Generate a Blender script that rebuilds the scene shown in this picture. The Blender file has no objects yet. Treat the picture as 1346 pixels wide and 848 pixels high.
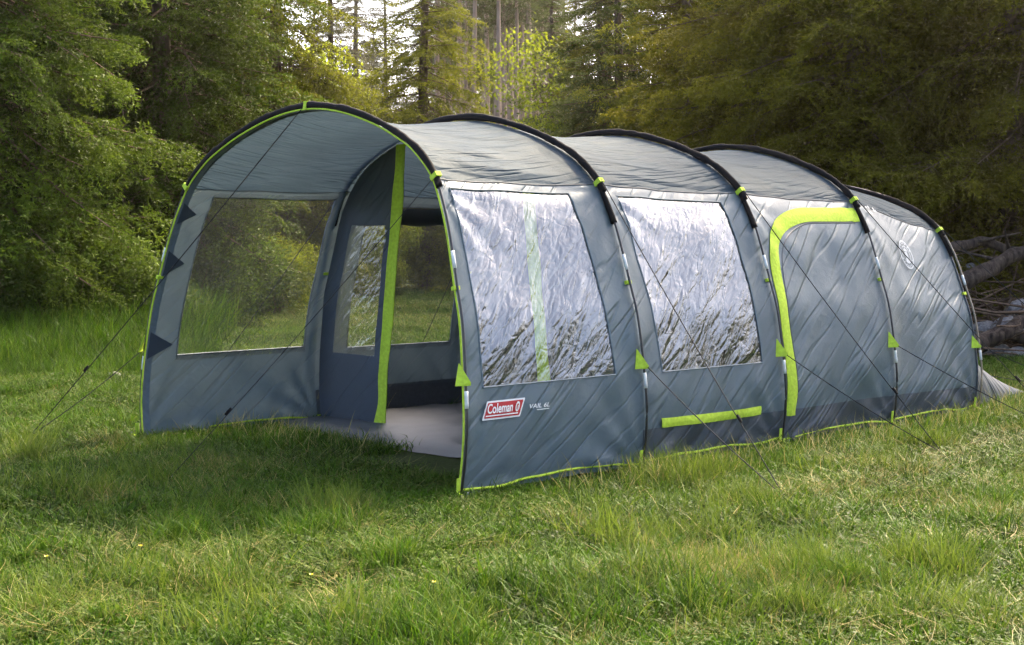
import bpy, bmesh, math, random
import numpy as np
from mathutils import Vector, Matrix

random.seed(7)
RNG = np.random.default_rng(11)
SC = bpy.context.scene
COL = SC.collection

# ------------------------------------------------------------------ camera, sky, sun, exposure
CAM = np.array([7.2692, -5.2067, 1.3558])
YAW, PITCH = -0.7954, 0.0584
VIEW = np.array([math.sin(YAW), math.cos(YAW)])
RIGHT = np.array([math.cos(YAW), -math.sin(YAW)])
cam_d = bpy.data.cameras.new('camera')
cam = bpy.data.objects.new('camera', cam_d)
COL.objects.link(cam)
cam.location = CAM
cam.rotation_euler = (math.pi / 2 - PITCH, 0, -YAW)
cam_d.sensor_width = 36.0
cam_d.lens = 1967.05 / 1346 * 36.0
cam_d.clip_start = 0.05
cam_d.clip_end = 2000
SC.camera = cam

SUN_OFF, SUN_EL = math.radians(30), math.radians(44)
hd = VIEW * math.cos(SUN_OFF) + RIGHT * math.sin(SUN_OFF)
SUN_AZ = math.atan2(hd[0], hd[1])
w = bpy.data.worlds.new('World')
SC.world = w
w.use_nodes = True
nt = w.node_tree
for n in list(nt.nodes):
    nt.nodes.remove(n)
sky = nt.nodes.new('ShaderNodeTexSky')
sky.sky_type = 'NISHITA'
sky.sun_disc = False
sky.sun_elevation = SUN_EL
sky.sun_rotation = SUN_AZ
sky.air_density = 0.65
sky.dust_density = 4.5
sky.ozone_density = 0.0
bg = nt.nodes.new('ShaderNodeBackground')
bg.inputs['Strength'].default_value = 0.15
wo = nt.nodes.new('ShaderNodeOutputWorld')
nt.links.new(sky.outputs[0], bg.inputs[0])
nt.links.new(bg.outputs[0], wo.inputs[0])

sun_d = bpy.data.lights.new('sun', 'SUN')
sun_d.energy = 2.3
sun_d.angle = math.radians(3)
sun_d.color = (1.0, 0.84, 0.58)
sun = bpy.data.objects.new('sun', sun_d)
COL.objects.link(sun)
sdir = Vector((hd[0] * math.cos(SUN_EL), hd[1] * math.cos(SUN_EL), math.sin(SUN_EL)))
sun.rotation_euler = sdir.to_track_quat('Z', 'Y').to_euler()
sun.location = (0, 0, 30)

SC.view_settings.view_transform = 'Standard'
SC.view_settings.look = 'None'
SC.view_settings.exposure = 2.4
SC.view_settings.gamma = 1.0
SC.view_settings.use_curve_mapping = False
SC.render.engine = 'CYCLES'
SC.cycles.transparent_max_bounces = 10
SC.cycles.max_bounces = 5
SC.cycles.diffuse_bounces = 3
SC.cycles.glossy_bounces = 2
SC.cycles.use_adaptive_sampling = True
SC.cycles.adaptive_threshold = 0.03


# ------------------------------------------------------------------ helpers
def at(px, dist, z=0.0):
    """a spot on the ground: bearing (given in photo pixels from the view axis) and metres from the camera"""
    a = math.atan((px - 673) / 1967.05)
    p = CAM[:2] + dist * (math.cos(a) * VIEW + math.sin(a) * RIGHT)
    return (float(p[0]), float(p[1]), z)


def raw_mesh(name, V, F, mat=None, uv=None, smooth=False, col=None):
    """V (n,3), F: (m,3) or (m,4) int array, or a list of mixed polygons"""
    me = bpy.data.meshes.new(name)
    V = np.asarray(V, np.float32)
    if isinstance(F, np.ndarray):
        k = F.shape[1]
        me.vertices.add(len(V)); me.vertices.foreach_set('co', V.ravel())
        me.loops.add(F.size); me.loops.foreach_set('vertex_index', F.astype(np.int32).ravel())
        me.polygons.add(len(F))
        me.polygons.foreach_set('loop_start', np.arange(0, F.size, k, dtype=np.int32))
        me.update(calc_edges=True)
    else:
        me.from_pydata([tuple(map(float, v)) for v in V], [], [tuple(map(int, f)) for f in F])
        me.update()
    if smooth:
        me.polygons.foreach_set('use_smooth', np.ones(len(me.polygons), bool))
    if uv is not None:
        lay = me.uv_layers.new(name='UVMap')
        li = np.zeros(len(me.loops), np.int32); me.loops.foreach_get('vertex_index', li)
        lay.data.foreach_set('uv', np.asarray(uv, np.float32)[li].ravel())
    if col is not None:
        at_ = me.attributes.new('tint', 'FLOAT', 'POINT')
        at_.data.foreach_set('value', np.asarray(col, np.float32))
    if mat:
        me.materials.append(mat)
    return me


def obj(name, me, parent=None, loc=(0, 0, 0), rot=(0, 0, 0), scale=(1, 1, 1)):
    o = bpy.data.objects.new(name, me)
    COL.objects.link(o)
    o.location = loc; o.rotation_euler = rot; o.scale = scale
    if parent is not None:
        o.parent = parent
    return o


def part(name, V, F, mat, parent, **k):
    return obj(name, raw_mesh(name, V, F, mat, **k), parent)


def thing(name, label, cat, loc=(0, 0, 0), rotz=0.0, group=None, scale=1.0):
    o = bpy.data.objects.new(name, None)
    COL.objects.link(o)
    o.empty_display_size = 0.2
    o.location = loc; o.rotation_euler = (0, 0, rotz)
    o.scale = (scale,) * 3 if np.isscalar(scale) else scale
    tag(o, label, cat, group)
    return o


def tag(o, label=None, cat=None, group=None, kind=None):
    if label: o['label'] = label
    if cat: o['category'] = cat
    if group: o['group'] = group
    if kind: o['kind'] = kind
    return o


def tube(path, r, n=6, caps=True, flat=None, start=0):
    """path (m,3); r scalar or (m,); returns V, faces list"""
    P = np.asarray(path, float); m = len(P)
    r = np.broadcast_to(np.asarray(r, float), (m,))
    T = np.gradient(P, axis=0); T /= np.linalg.norm(T, axis=1)[:, None] + 1e-12
    ref = np.array([0, 0, 1.0]) if abs(T[:, 2]).mean() < .8 else np.array([1.0, 0, 0])
    A = np.cross(T, ref); A /= np.linalg.norm(A, axis=1)[:, None] + 1e-12
    B = np.cross(A, T)
    a = np.arange(n) / n * 2 * math.pi
    V = (P[:, None] + r[:, None, None] * (np.cos(a)[None, :, None] * A[:, None] + np.sin(a)[None, :, None] * B[:, None])).reshape(-1, 3)
    F = []
    for i in range(m - 1):
        for j in range(n):
            k = (j + 1) % n
            F.append((start + i * n + j, start + i * n + k, start + (i + 1) * n + k, start + (i + 1) * n + j))
    if caps:
        F.append(tuple(start + j for j in range(n))[::-1])
        F.append(tuple(start + (m - 1) * n + j for j in range(n)))
    return V, F


class MB:
    def __init__(s): s.V = []; s.F = []; s.n = 0
    def add(s, V, F):
        V = np.asarray(V, float)
        s.F += [tuple(i + s.n for i in f) for f in F]; s.V.append(V); s.n += len(V)
    def tube(s, p, r, n=6): s.add(*tube(p, r, n))
    def box(s, c, ex, ey, ez):
        """centre and three half-axis vectors"""
        c, ex, ey, ez = (np.asarray(q, float) for q in (c, ex, ey, ez))
        V = [c + a * ex + b * ey + d * ez for d in (-1, 1) for b in (-1, 1) for a in (-1, 1)]
        s.add(V, [(0, 2, 3, 1), (4, 5, 7, 6), (0, 1, 5, 4), (2, 6, 7, 3), (0, 4, 6, 2), (1, 3, 7, 5)])
    def mesh(s, name, mat, smooth=False):
        return raw_mesh(name, np.concatenate(s.V), s.F, mat, smooth=smooth)
    def part(s, name, mat, parent, smooth=False):
        return obj(name, s.mesh(name, mat, smooth), parent)


def vnoise(x, y, seed=0):
    """smooth 2-D value noise in [-1,1]"""
    x = np.asarray(x, float); y = np.asarray(y, float)
    xi = np.floor(x).astype(np.int64); yi = np.floor(y).astype(np.int64)
    fx = x - xi; fy = y - yi
    fx = fx * fx * (3 - 2 * fx); fy = fy * fy * (3 - 2 * fy)
    def h(i, j):
        n = (i * 374761393 + j * 668265263 + seed * 974634541) & 0x7fffffff
        n = ((n ^ (n >> 13)) * 1274126177) & 0x7fffffff
        return ((n ^ (n >> 16)) & 0xffff) / 32767.5 - 1.0
    return (h(xi, yi) * (1 - fx) + h(xi + 1, yi) * fx) * (1 - fy) + (h(xi, yi + 1) * (1 - fx) + h(xi + 1, yi + 1) * fx) * fy


def ground_z(x, y):
    x = np.asarray(x, float); y = np.asarray(y, float)
    z = 0.035 * vnoise(x * .8, y * .8, 3) + 0.02 * vnoise(x * 2.3, y * 2.3, 4)
    dx = np.maximum(np.abs(x) - 1.6, 0); dy = np.maximum(np.maximum(-y - .1, y - 6.6), 0)
    k = np.clip(np.hypot(dx, dy) / 1.2, 0, 1)
    d = np.hypot(x - CAM[0], y - CAM[1])
    far = np.clip((d - 22) / 40, 0, 1)
    return z * k - 0.02 * (1 - k) + far * (0.5 * vnoise(x * .06, y * .06, 9) + .3)


# ------------------------------------------------------------------ materials
def mat_new(name):
    m = bpy.data.materials.new(name); m.use_nodes = True
    t = m.node_tree
    for n in list(t.nodes): t.nodes.remove(n)
    return m, t


def N(t, typ, **k):
    n = t.nodes.new(typ)
    for a, v in k.items():
        if a.startswith('i_'):
            n.inputs[a[2:].replace('_', ' ')].default_value = v
        else:
            setattr(n, a, v)
    return n


def ramp(t, stops, interp='LINEAR'):
    r = t.nodes.new('ShaderNodeValToRGB'); r.color_ramp.interpolation = interp
    e = r.color_ramp.elements
    while len(e) < len(stops): e.new(0.5)
    for k, (p, c) in zip(e, stops):
        k.position = p; k.color = (*c, 1) if len(c) == 3 else c
    return r


def simple(name, colr, rough=.6, spec=.4, vary=.15, scale=30, bump=0.0, coat=0):
    m, t = mat_new(name); L = t.links.new
    o = N(t, 'ShaderNodeOutputMaterial'); b = N(t, 'ShaderNodeBsdfPrincipled')
    tc = N(t, 'ShaderNodeTexCoord'); ns = N(t, 'ShaderNodeTexNoise', i_Scale=scale, i_Detail=3.0)
    L(tc.outputs['Object'], ns.inputs['Vector'])
    a = [max(0, c * (1 - vary)) for c in colr]; c2 = [min(1, c * (1 + vary)) for c in colr]
    r = ramp(t, [(.3, a), (.7, c2)])
    L(ns.outputs[0], r.inputs[0]); L(r.outputs[0], b.inputs['Base Color'])
    b.inputs['Roughness'].default_value = rough; b.inputs['Specular IOR Level'].default_value = spec
    if bump:
        bp = N(t, 'ShaderNodeBump', i_Strength=bump, i_Distance=.01)
        L(ns.outputs[0], bp.inputs['Height']); L(bp.outputs[0], b.inputs['Normal'])
    L(b.outputs[0], o.inputs[0])
    return m


def fabric(name, colr, trans=.25, kind='wall', rough=.42, amp=1.0):
    """coated polyester: stretched-noise tension wrinkles in UV metres (u along the tent, v around the hoop)"""
    m, t = mat_new(name); L = t.links.new
    o = N(t, 'ShaderNodeOutputMaterial'); b = N(t, 'ShaderNodeBsdfPrincipled')
    uv = N(t, 'ShaderNodeUVMap')
    def streak(rot, sc, scale, detail, dist=.4):
        mr = N(t, 'ShaderNodeMapping'); mr.inputs['Rotation'].default_value = (0, 0, rot)
        ms = N(t, 'ShaderNodeMapping'); ms.inputs['Scale'].default_value = sc
        ns = N(t, 'ShaderNodeTexNoise', i_Scale=scale, i_Detail=detail, i_Distortion=dist)
        L(uv.outputs[0], mr.inputs[0]); L(mr.outputs[0], ms.inputs[0]); L(ms.outputs[0], ns.inputs[0])
        return ns
    if kind == 'roof':
        a = streak(math.radians(7), (.55, 8, 1), 1.0, 1.5, .2)
        c = streak(math.radians(-9), (1.1, 15, 1), 1.0, 1.5, .2)
    else:
        a = streak(math.radians(-45), (.5, 5.0, 1), 1.0, 1.2, .2)
        c = streak(math.radians(-40), (.75, 7.5, 1), 1.0, 1.0, .18)
    cr = N(t, 'ShaderNodeTexNoise', i_Scale=14.0, i_Detail=2.0, i_Distortion=1.2)
    L(uv.outputs[0], cr.inputs[0])
    wv = N(t, 'ShaderNodeTexNoise', i_Scale=700.0, i_Detail=1.0)
    L(uv.outputs[0], wv.inputs[0])
    pat = N(t, 'ShaderNodeTexNoise', i_Scale=1.7, i_Detail=1.5)
    L(uv.outputs[0], pat.inputs[0])
    # sharpened ridges
    ra = ramp(t, [(.30, (0, 0, 0)), (.47, (.5, .5, .5)), (.53, (.62, .62, .62)), (.72, (1, 1, 1))])
    L(a.outputs[0], ra.inputs[0])
    def crease(node, wdt):
        x = N(t, 'ShaderNodeMath', operation='SUBTRACT'); x.inputs[1].default_value = .5; L(node.outputs[0], x.inputs[0])
        y = N(t, 'ShaderNodeMath', operation='ABSOLUTE'); L(x.outputs[0], y.inputs[0])
        z = N(t, 'ShaderNodeMapRange', interpolation_type='SMOOTHERSTEP'); z.inputs[2].default_value = wdt
        L(y.outputs[0], z.inputs[0])
        return z
    cz = crease(c, .055 if kind != 'roof' else .08)
    pm = N(t, 'ShaderNodeMapRange'); pm.inputs[1].default_value = .3; pm.inputs[2].default_value = .7
    pm.inputs[3].default_value = .08; pm.inputs[4].default_value = 1.0
    L(pat.outputs[0], pm.inputs[0])
    mu = N(t, 'ShaderNodeMath', operation='MULTIPLY'); L(ra.outputs[0], mu.inputs[0]); L(pm.outputs[0], mu.inputs[1])
    ad = N(t, 'ShaderNodeMath', operation='MULTIPLY_ADD'); ad.inputs[1].default_value = .36 if kind != 'roof' else .25
    cm = N(t, 'ShaderNodeMath', operation='MULTIPLY'); L(cz.outputs[0], cm.inputs[0]); L(pm.outputs[0], cm.inputs[1])
    L(cm.outputs[0], ad.inputs[0]); L(mu.outputs[0], ad.inputs[2])
    ad2 = N(t, 'ShaderNodeMath', operation='MULTIPLY_ADD'); ad2.inputs[1].default_value = .10
    L(cr.outputs[0], ad2.inputs[0]); L(ad.outputs[0], ad2.inputs[2])
    bp = N(t, 'ShaderNodeBump', i_Strength=1.0, i_Distance=.023 * amp)
    L(ad2.outputs[0], bp.inputs['Height'])
    bw = N(t, 'ShaderNodeBump', i_Strength=.12, i_Distance=.001)
    L(wv.outputs[0], bw.inputs['Height']); L(bp.outputs[0], bw.inputs['Normal'])
    va = ramp(t, [(.25, [q * .86 for q in colr]), (.75, [min(1, q * 1.12) for q in colr])])
    mixn = N(t, 'ShaderNodeMath', operation='MULTIPLY_ADD'); mixn.inputs[1].default_value = .35
    L(wv.outputs[0], mixn.inputs[0]); L(pat.outputs[0], mixn.inputs[2])
    ms2 = N(t, 'ShaderNodeMath', operation='SUBTRACT'); ms2.inputs[1].default_value = .17
    L(mixn.outputs[0], ms2.inputs[0]); L(ms2.outputs[0], va.inputs[0])
    L(va.outputs[0], b.inputs['Base Color'])
    b.inputs['Roughness'].default_value = rough
    b.inputs['Specular IOR Level'].default_value = .06 if kind == 'roof' else .38
    L(bw.outputs[0], b.inputs['Normal'])
    if trans > 0:
        tr = N(t, 'ShaderNodeBsdfTranslucent'); L(va.outputs[0], tr.inputs[0]); L(bw.outputs[0], tr.inputs['Normal'])
        mx = N(t, 'ShaderNodeMixShader'); mx.inputs[0].default_value = trans
        L(b.outputs[0], mx.inputs[1]); L(tr.outputs[0], mx.inputs[2]); L(mx.outputs[0], o.inputs[0])
    else:
        L(b.outputs[0], o.inputs[0])
    return m


def film(name):
    """clear PVC window film, creased diagonally"""
    m, t = mat_new(name); L = t.links.new
    o = N(t, 'ShaderNodeOutputMaterial')
    uv = N(t, 'ShaderNodeUVMap')
    def streak(rot, sc, detail, dist):
        mr = N(t, 'ShaderNodeMapping'); mr.inputs['Rotation'].default_value = (0, 0, rot)
        ms = N(t, 'ShaderNodeMapping'); ms.inputs['Scale'].default_value = sc
        ns = N(t, 'ShaderNodeTexNoise', i_Scale=1.0, i_Detail=detail, i_Distortion=dist)
        L(uv.outputs[0], mr.inputs[0]); L(mr.outputs[0], ms.inputs[0]); L(ms.outputs[0], ns.inputs[0])
        return ns
    a = streak(math.radians(-40), (2.0, 8.5, 1), 2.0, .5)
    c = streak(math.radians(-52), (5.0, 14, 1), 2.0, .9)
    d_ = streak(math.radians(-15), (8, 12, 1), 1.5, 1.1)
    big = streak(math.radians(-35), (.9, 3.0, 1), 1.0, .3)
    def ridge(n):
        x = N(t, 'ShaderNodeMath', operation='SUBTRACT'); x.inputs[1].default_value = .5; L(n.outputs[0], x.inputs[0])
        y = N(t, 'ShaderNodeMath', operation='ABSOLUTE'); L(x.outputs[0], y.inputs[0])
        return y
    def acc(node, k, base=None):
        x = N(t, 'ShaderNodeMath', operation='MULTIPLY_ADD'); x.inputs[1].default_value = k; x.inputs[2].default_value = 0
        L(node.outputs[0], x.inputs[0])
        if base is not None: L(base.outputs[0], x.inputs[2])
        return x
    s2 = acc(big, 1.1, acc(ridge(d_), .22, acc(ridge(c), .55, acc(ridge(a), .95))))
    bp = N(t, 'ShaderNodeBump', i_Strength=1.0, i_Distance=.022)
    L(s2.outputs[0], bp.inputs['Height'])
    tr = N(t, 'ShaderNodeBsdfTransparent'); tr.inputs[0].default_value = (.95, .95, .95, 1)
    gl = N(t, 'ShaderNodeBsdfGlossy'); gl.inputs['Roughness'].default_value = .035
    gl.inputs[0].default_value = (1, 1, 1, 1)
    L(bp.outputs[0], gl.inputs['Normal'])
    fr = N(t, 'ShaderNodeFresnel'); fr.inputs[0].default_value = 2.3
    L(bp.outputs[0], fr.inputs['Normal'])
    mx = N(t, 'ShaderNodeMixShader'); L(fr.outputs[0], mx.inputs[0]); L(tr.outputs[0], mx.inputs[1]); L(gl.outputs[0], mx.inputs[2])
    df = N(t, 'ShaderNodeBsdfTranslucent'); df.inputs[0].default_value = (.8, .8, .82, 1)
    mx2 = N(t, 'ShaderNodeMixShader'); mx2.inputs[0].default_value = .008
    L(mx.outputs[0], mx2.inputs[1]); L(df.outputs[0], mx2.inputs[2]); L(mx2.outputs[0], o.inputs[0])
    return m


def foliage(name, dark, light, trans=.35, rough=.55, use_tint=True, var=.25, pscale=1.3):
    m, t = mat_new(name); L = t.links.new
    o = N(t, 'ShaderNodeOutputMaterial'); b = N(t, 'ShaderNodeBsdfPrincipled')
    r = ramp(t, [(0, dark), (1, light)])
    geo = N(t, 'ShaderNodeNewGeometry')
    ns = N(t, 'ShaderNodeTexNoise', i_Scale=pscale, i_Detail=3.0); L(geo.outputs['Position'], ns.inputs[0])
    oi = N(t, 'ShaderNodeObjectInfo')
    ad = N(t, 'ShaderNodeMath', operation='MULTIPLY_ADD'); ad.inputs[1].default_value = .9
    L(ns.outputs[0], ad.inputs[0])
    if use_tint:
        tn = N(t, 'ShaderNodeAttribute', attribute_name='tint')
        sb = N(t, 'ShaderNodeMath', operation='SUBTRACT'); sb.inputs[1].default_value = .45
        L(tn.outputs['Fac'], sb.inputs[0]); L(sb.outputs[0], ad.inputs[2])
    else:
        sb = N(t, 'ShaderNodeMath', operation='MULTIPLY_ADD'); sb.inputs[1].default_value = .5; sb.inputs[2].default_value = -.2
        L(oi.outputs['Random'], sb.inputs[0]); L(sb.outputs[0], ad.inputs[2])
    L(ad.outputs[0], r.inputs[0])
    hs = N(t, 'ShaderNodeHueSaturation')
    vm = N(t, 'ShaderNodeMapRange'); vm.inputs[3].default_value = 1 - var; vm.inputs[4].default_value = 1 + var
    L(oi.outputs['Random'], vm.inputs[0]); L(vm.outputs[0], hs.inputs['Value'])
    L(r.outputs[0], hs.inputs['Color'])
    L(hs.outputs[0], b.inputs['Base Color'])
    b.inputs['Roughness'].default_value = rough
    b.inputs['Specular IOR Level'].default_value = .12
    tr = N(t, 'ShaderNodeBsdfTranslucent'); L(hs.outputs[0], tr.inputs[0])
    mx = N(t, 'ShaderNodeMixShader'); mx.inputs[0].default_value = trans
    L(b.outputs[0], mx.inputs[1]); L(tr.outputs[0], mx.inputs[2]); L(mx.outputs[0], o.inputs[0])
    return m


def bark(name, a, b_, sc=9):
    m, t = mat_new(name); L = t.links.new
    o = N(t, 'ShaderNodeOutputMaterial'); b = N(t, 'ShaderNodeBsdfPrincipled')
    tc = N(t, 'ShaderNodeTexCoord'); mp = N(t, 'ShaderNodeMapping'); mp.inputs['Scale'].default_value = (1, 1, .25)
    ns = N(t, 'ShaderNodeTexNoise', i_Scale=float(sc), i_Detail=6.0, i_Distortion=.6)
    L(tc.outputs['Object'], mp.inputs[0]); L(mp.outputs[0], ns.inputs[0])
    r = ramp(t, [(.3, a), (.7, b_)]); L(ns.outputs[0], r.inputs[0]); L(r.outputs[0], b.inputs['Base Color'])
    b.inputs['Roughness'].default_value = .9; b.inputs['Specular IOR Level'].default_value = .15
    bp = N(t, 'ShaderNodeBump', i_Strength=.8, i_Distance=.03); L(ns.outputs[0], bp.inputs['Height']); L(bp.outputs[0], b.inputs['Normal'])
    L(b.outputs[0], o.inputs[0])
    return m


GREY = (.112, .147, .162)
M = dict(
    roof=fabric('roof_fabric', (.052, .078, .098), .30, 'roof', .6, 1.7),
    wall=fabric('wall_fabric', GREY, .20, 'wall'),
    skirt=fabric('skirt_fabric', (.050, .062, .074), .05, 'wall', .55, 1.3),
    navy=fabric('inner_fabric', (.045, .06, .08), .10, 'wall', .6, .8),
    film=film('window_film'),
    hem=simple('window_hem', (.13, .165, .185), .6),
    lime=simple('lime_webbing', (.42, .56, .045), .75, .15, .16, 45, .35),
    black=simple('black_sleeve', (.012, .010, .010), .85, .15),
    pole=simple('pole_black', (.02, .018, .018), .3, .5),
    polebrown=simple('pole_tan', (.22, .17, .12), .35, .5),
    ferrule=simple('ferrule', (.62, .62, .6), .35, .5),
    cord=simple('cord', (.02, .02, .022), .8, .2),
    steel=simple('peg_steel', (.35, .35, .36), .4, .5),
    sheet=simple('groundsheet', (.085, .088, .092), .55, .4, .12, 5, .3),
    sheetdark=simple('groundsheet_wall', (.05, .056, .065), .6, .3),
    red=simple('logo_red', (.42, .012, .016), .5, .4, .05),
    white=simple('logo_white', (.72, .72, .70), .55, .4, .05),
    print=simple('print_grey', (.42, .45, .47), .55, .4, .1),
    spruce=foliage('spruce_needles', (.008, .014, .002), (.175, .250, .022)),
    spruce_dark=foliage('spruce_needles_dark', (.011, .015, .003), (.115, .150, .020)),
    spruce_olive=foliage('spruce_needles_olive', (.036, .028, .003), (.32, .30, .022), .5),  # olive needles, colour lightened to carry the warm glow on the right
    spruce_sunlit=foliage('spruce_needles_sunlit', (.045, .055, .004), (.30, .31, .022), .5),  # yellow green of sunlit needles put into the base colour
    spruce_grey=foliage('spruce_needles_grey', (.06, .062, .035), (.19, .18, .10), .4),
    leaf=foliage('bright_leaves', (.07, .10, .006), (.32, .37, .022), .5),
    shrub=foliage('shrub_leaves', (.020, .034, .006), (.10, .15, .018), .4),
    grass=foliage('grass_green', (.005, .017, .001), (.088, .182, .008), .35, .5, True, .0, .9),
    grass_long=foliage('grass_long', (.026, .056, .005), (.180, .240, .028), .35, .5, True, .0, .9),
    grass_dry=foliage('grass_dry', (.12, .10, .025), (.40, .34, .12), .3, .6, True, .0, .9),
    bark=bark('spruce_bark', (.045, .032, .024), (.16, .115, .085)),
    bark_pink=bark('pine_bark', (.16, .11, .085), (.38, .27, .215), 5),
    twig=bark('dead_twig', (.05, .033, .022), (.16, .105, .068), 14),
    deadwood=bark('weathered_wood', (.014, .010, .008), (.085, .062, .047), 20),
    stone=simple('stone', (.19, .175, .165), .9, .2, .45, 7, .8),
    petal=simple('petal_yellow', (.75, .62, .02), .5),
)


# ------------------------------------------------------------------ ground
def build_ground():
    g = np.concatenate([-np.geomspace(260, 14, 22), np.linspace(-13.4, 13.4, 150), np.geomspace(14, 260, 22)])
    X, Y = np.meshgrid(g + 1, g + 2, indexing='ij')
    Z = ground_z(X, Y)
    V = np.stack([X, Y, Z], -1).reshape(-1, 3)
    n = len(g); i = np.arange(n - 1)
    a = (i[:, None] * n + i[None, :]).ravel()
    F = np.stack([a, a + n, a + n + 1, a + 1], 1)
    m, t = mat_new('meadow_soil'); L = t.links.new
    o = N(t, 'ShaderNodeOutputMaterial'); b = N(t, 'ShaderNodeBsdfPrincipled')
    tc = N(t, 'ShaderNodeTexCoord')
    n1 = N(t, 'ShaderNodeTexNoise', i_Scale=1.1, i_Detail=6.0); n2 = N(t, 'ShaderNodeTexNoise', i_Scale=40.0, i_Detail=4.0)
    L(tc.outputs['Object'], n1.inputs[0]); L(tc.outputs['Object'], n2.inputs[0])
    r = ramp(t, [(.3, (.020, .030, .008)), (.55, (.045, .060, .014)), (.75, (.085, .085, .028))])
    ad = N(t, 'ShaderNodeMath', operation='MULTIPLY_ADD'); ad.inputs[1].default_value = .5
    L(n2.outputs[0], ad.inputs[0]); L(n1.outputs[0], ad.inputs[2])
    sb = N(t, 'ShaderNodeMath', operation='SUBTRACT'); sb.inputs[1].default_value = .25
    L(ad.outputs[0], sb.inputs[0]); L(sb.outputs[0], r.inputs[0])
    L(r.outputs[0], b.inputs['Base Color']); b.inputs['Roughness'].default_value = .95; b.inputs['Specular IOR Level'].default_value = .1
    bp = N(t, 'ShaderNodeBump', i_Strength=1.0, i_Distance=.03); L(n2.outputs[0], bp.inputs['Height']); L(bp.outputs[0], b.inputs['Normal'])
    L(b.outputs[0], o.inputs[0])
    o_ = obj('ground', raw_mesh('ground', V, F, m, smooth=True))
    tag(o_, 'grassy clearing floor reaching back under the trees', 'ground', kind='structure')


build_ground()

# ------------------------------------------------------------------ tunnel tent
HALF = np.array([(1.56, 0), (1.585, .22), (1.58, .45), (1.52, .85), (1.45, 1.08), (1.36, 1.35), (1.29, 1.51), (1.2, 1.66),
                 (1.075, 1.775), (.93, 1.865), (.65, 1.98), (.31, 2.07), (0, 2.1)])


def catmull(P, k=12):
    P = np.asarray(P, float)
    Q = np.vstack([2 * P[0] - P[1], P, 2 * P[-1] - P[-2]])
    out = []
    for i in range(1, len(Q) - 2):
        for t in np.linspace(0, 1, k, endpoint=False):
            a, b, c, d = Q[i - 1], Q[i], Q[i + 1], Q[i + 2]
            out.append(.5 * (2 * b + (c - a) * t + (2 * a - 5 * b + 4 * c - d) * t * t + (3 * b - a - 3 * c + d) * t ** 3))
    out.append(P[-1])
    return np.array(out)


_full = np.vstack([HALF, (HALF * [-1, 1])[::-1][1:]])
FULL = catmull(_full)
_al = np.concatenate([[0], np.cumsum(np.linalg.norm(np.diff(FULL, axis=0), axis=1))])
ARC = _al[-1]
SP = _al / ARC


def prof(s):
    return np.stack([np.interp(s, SP, FULL[:, 0]), np.interp(s, SP, FULL[:, 1])], -1)


def pnorm(s):
    d = prof(np.clip(s + .004, 0, 1)) - prof(np.clip(s - .004, 0, 1))
    n = np.stack([d[..., 1], -d[..., 0]], -1)
    return n / (np.linalg.norm(n, axis=-1, keepdims=True) + 1e-9)


_h = SP <= .5
def s_of_z(z): return np.interp(z, FULL[_h, 1], SP[_h])


# hoop: y, width factor, height factor, lean
HOOPS = [(0.0, 1.0, 1.0, .145), (1.445, 1.0, 1.0, 0), (2.852, .99, .985, 0), (4.22, .985, .963, 0), (5.50, .955, .835, .0)]


def hoop_pt(i, s, off=0.0):
    y, wf, hf, lean = HOOPS[i]
    p = prof(s) + pnorm(s) * np.asarray(off)[..., None] if np.ndim(off) else prof(s) + pnorm(s) * off
    x = p[..., 0] * wf; z = p[..., 1] * hf
    return np.stack([x, y + lean * np.clip(z / 1.67, 0, 2) ** 1.5, z], -1)


def bay_pt(i, t, s, off=0.0):
    """surface of bay i (between hoops i and i+1): t 0..1 along, s 0..1 round the hoop"""
    t = np.asarray(t, float)[..., None] * np.ones(np.shape(s) + (1,)); s = np.asarray(s, float)
    a = hoop_pt(i, s); b = hoop_pt(i + 1, s)
    P = a * (1 - t) + b * t
    nn = pnorm(s); n3 = np.stack([nn[..., 0], np.zeros_like(s), nn[..., 1]], -1)
    tt = t[..., 0]
    env = 4 * tt * (1 - tt)
    z = P[..., 2]
    roof = np.clip((z - 1.55) / .4, 0, 1)
    sag = -(.012 + .04 * roof) * env
    u = P[..., 1]; v = s * ARC
    e2 = np.minimum(1, env * 2.2)
    wr = roof * e2 * (.011 * vnoise(u * .8 + .25 * v, v * 6 + .5 * u, 20 + i) + .005 * vnoise(u * 1.1, v * 14 - 1.2 * u, 25 + i))
    c, sn = math.cos(.8), math.sin(.8)
    vv = np.where(s < .5, v, ARC - v)
    wr = wr + (1 - roof) * e2 * (.0075 * vnoise((u * c + vv * sn) * 1.2, (-u * sn + vv * c) * 7, 40 + i)
                                 + .012 * vnoise(u * 1.6, vv * 1.6, 60 + i))
    for t0, sg in ((0.0, 1), (1.0, -1)):          # folds fanning out of the pegged feet and the shoulders
        du = np.abs(tt - t0) * 1.4
        for zc, am in ((0.0, .013), (1.62, .007)):
            dv = np.abs(z - zc); rad = np.hypot(du, dv)
            wr = wr + (1 - roof) * am * np.minimum(1, rad / .12) * np.exp(-rad / .38) * np.sin(13 * np.arctan2(dv, du + 1e-4) + 2.1 * i + sg) * np.minimum(1, du / .08)
    low = np.clip((.28 - z) / .28, 0, 1)
    wr = wr + low * e2 * .016 * vnoise(u * 6 + vv * 5, vv * 9 - u * 3, 80 + i)
    return P + n3 * (sag + wr + off)[..., None]


def grid_faces(nr, nc, skip=None):
    F = []
    for r in range(nr - 1):
        for c in range(nc - 1):
            if skip is not None and skip[r, c]: continue
            a = r * nc + c
            F.append((a, a + 1, a + nc + 1, a + nc))
    return F


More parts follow.
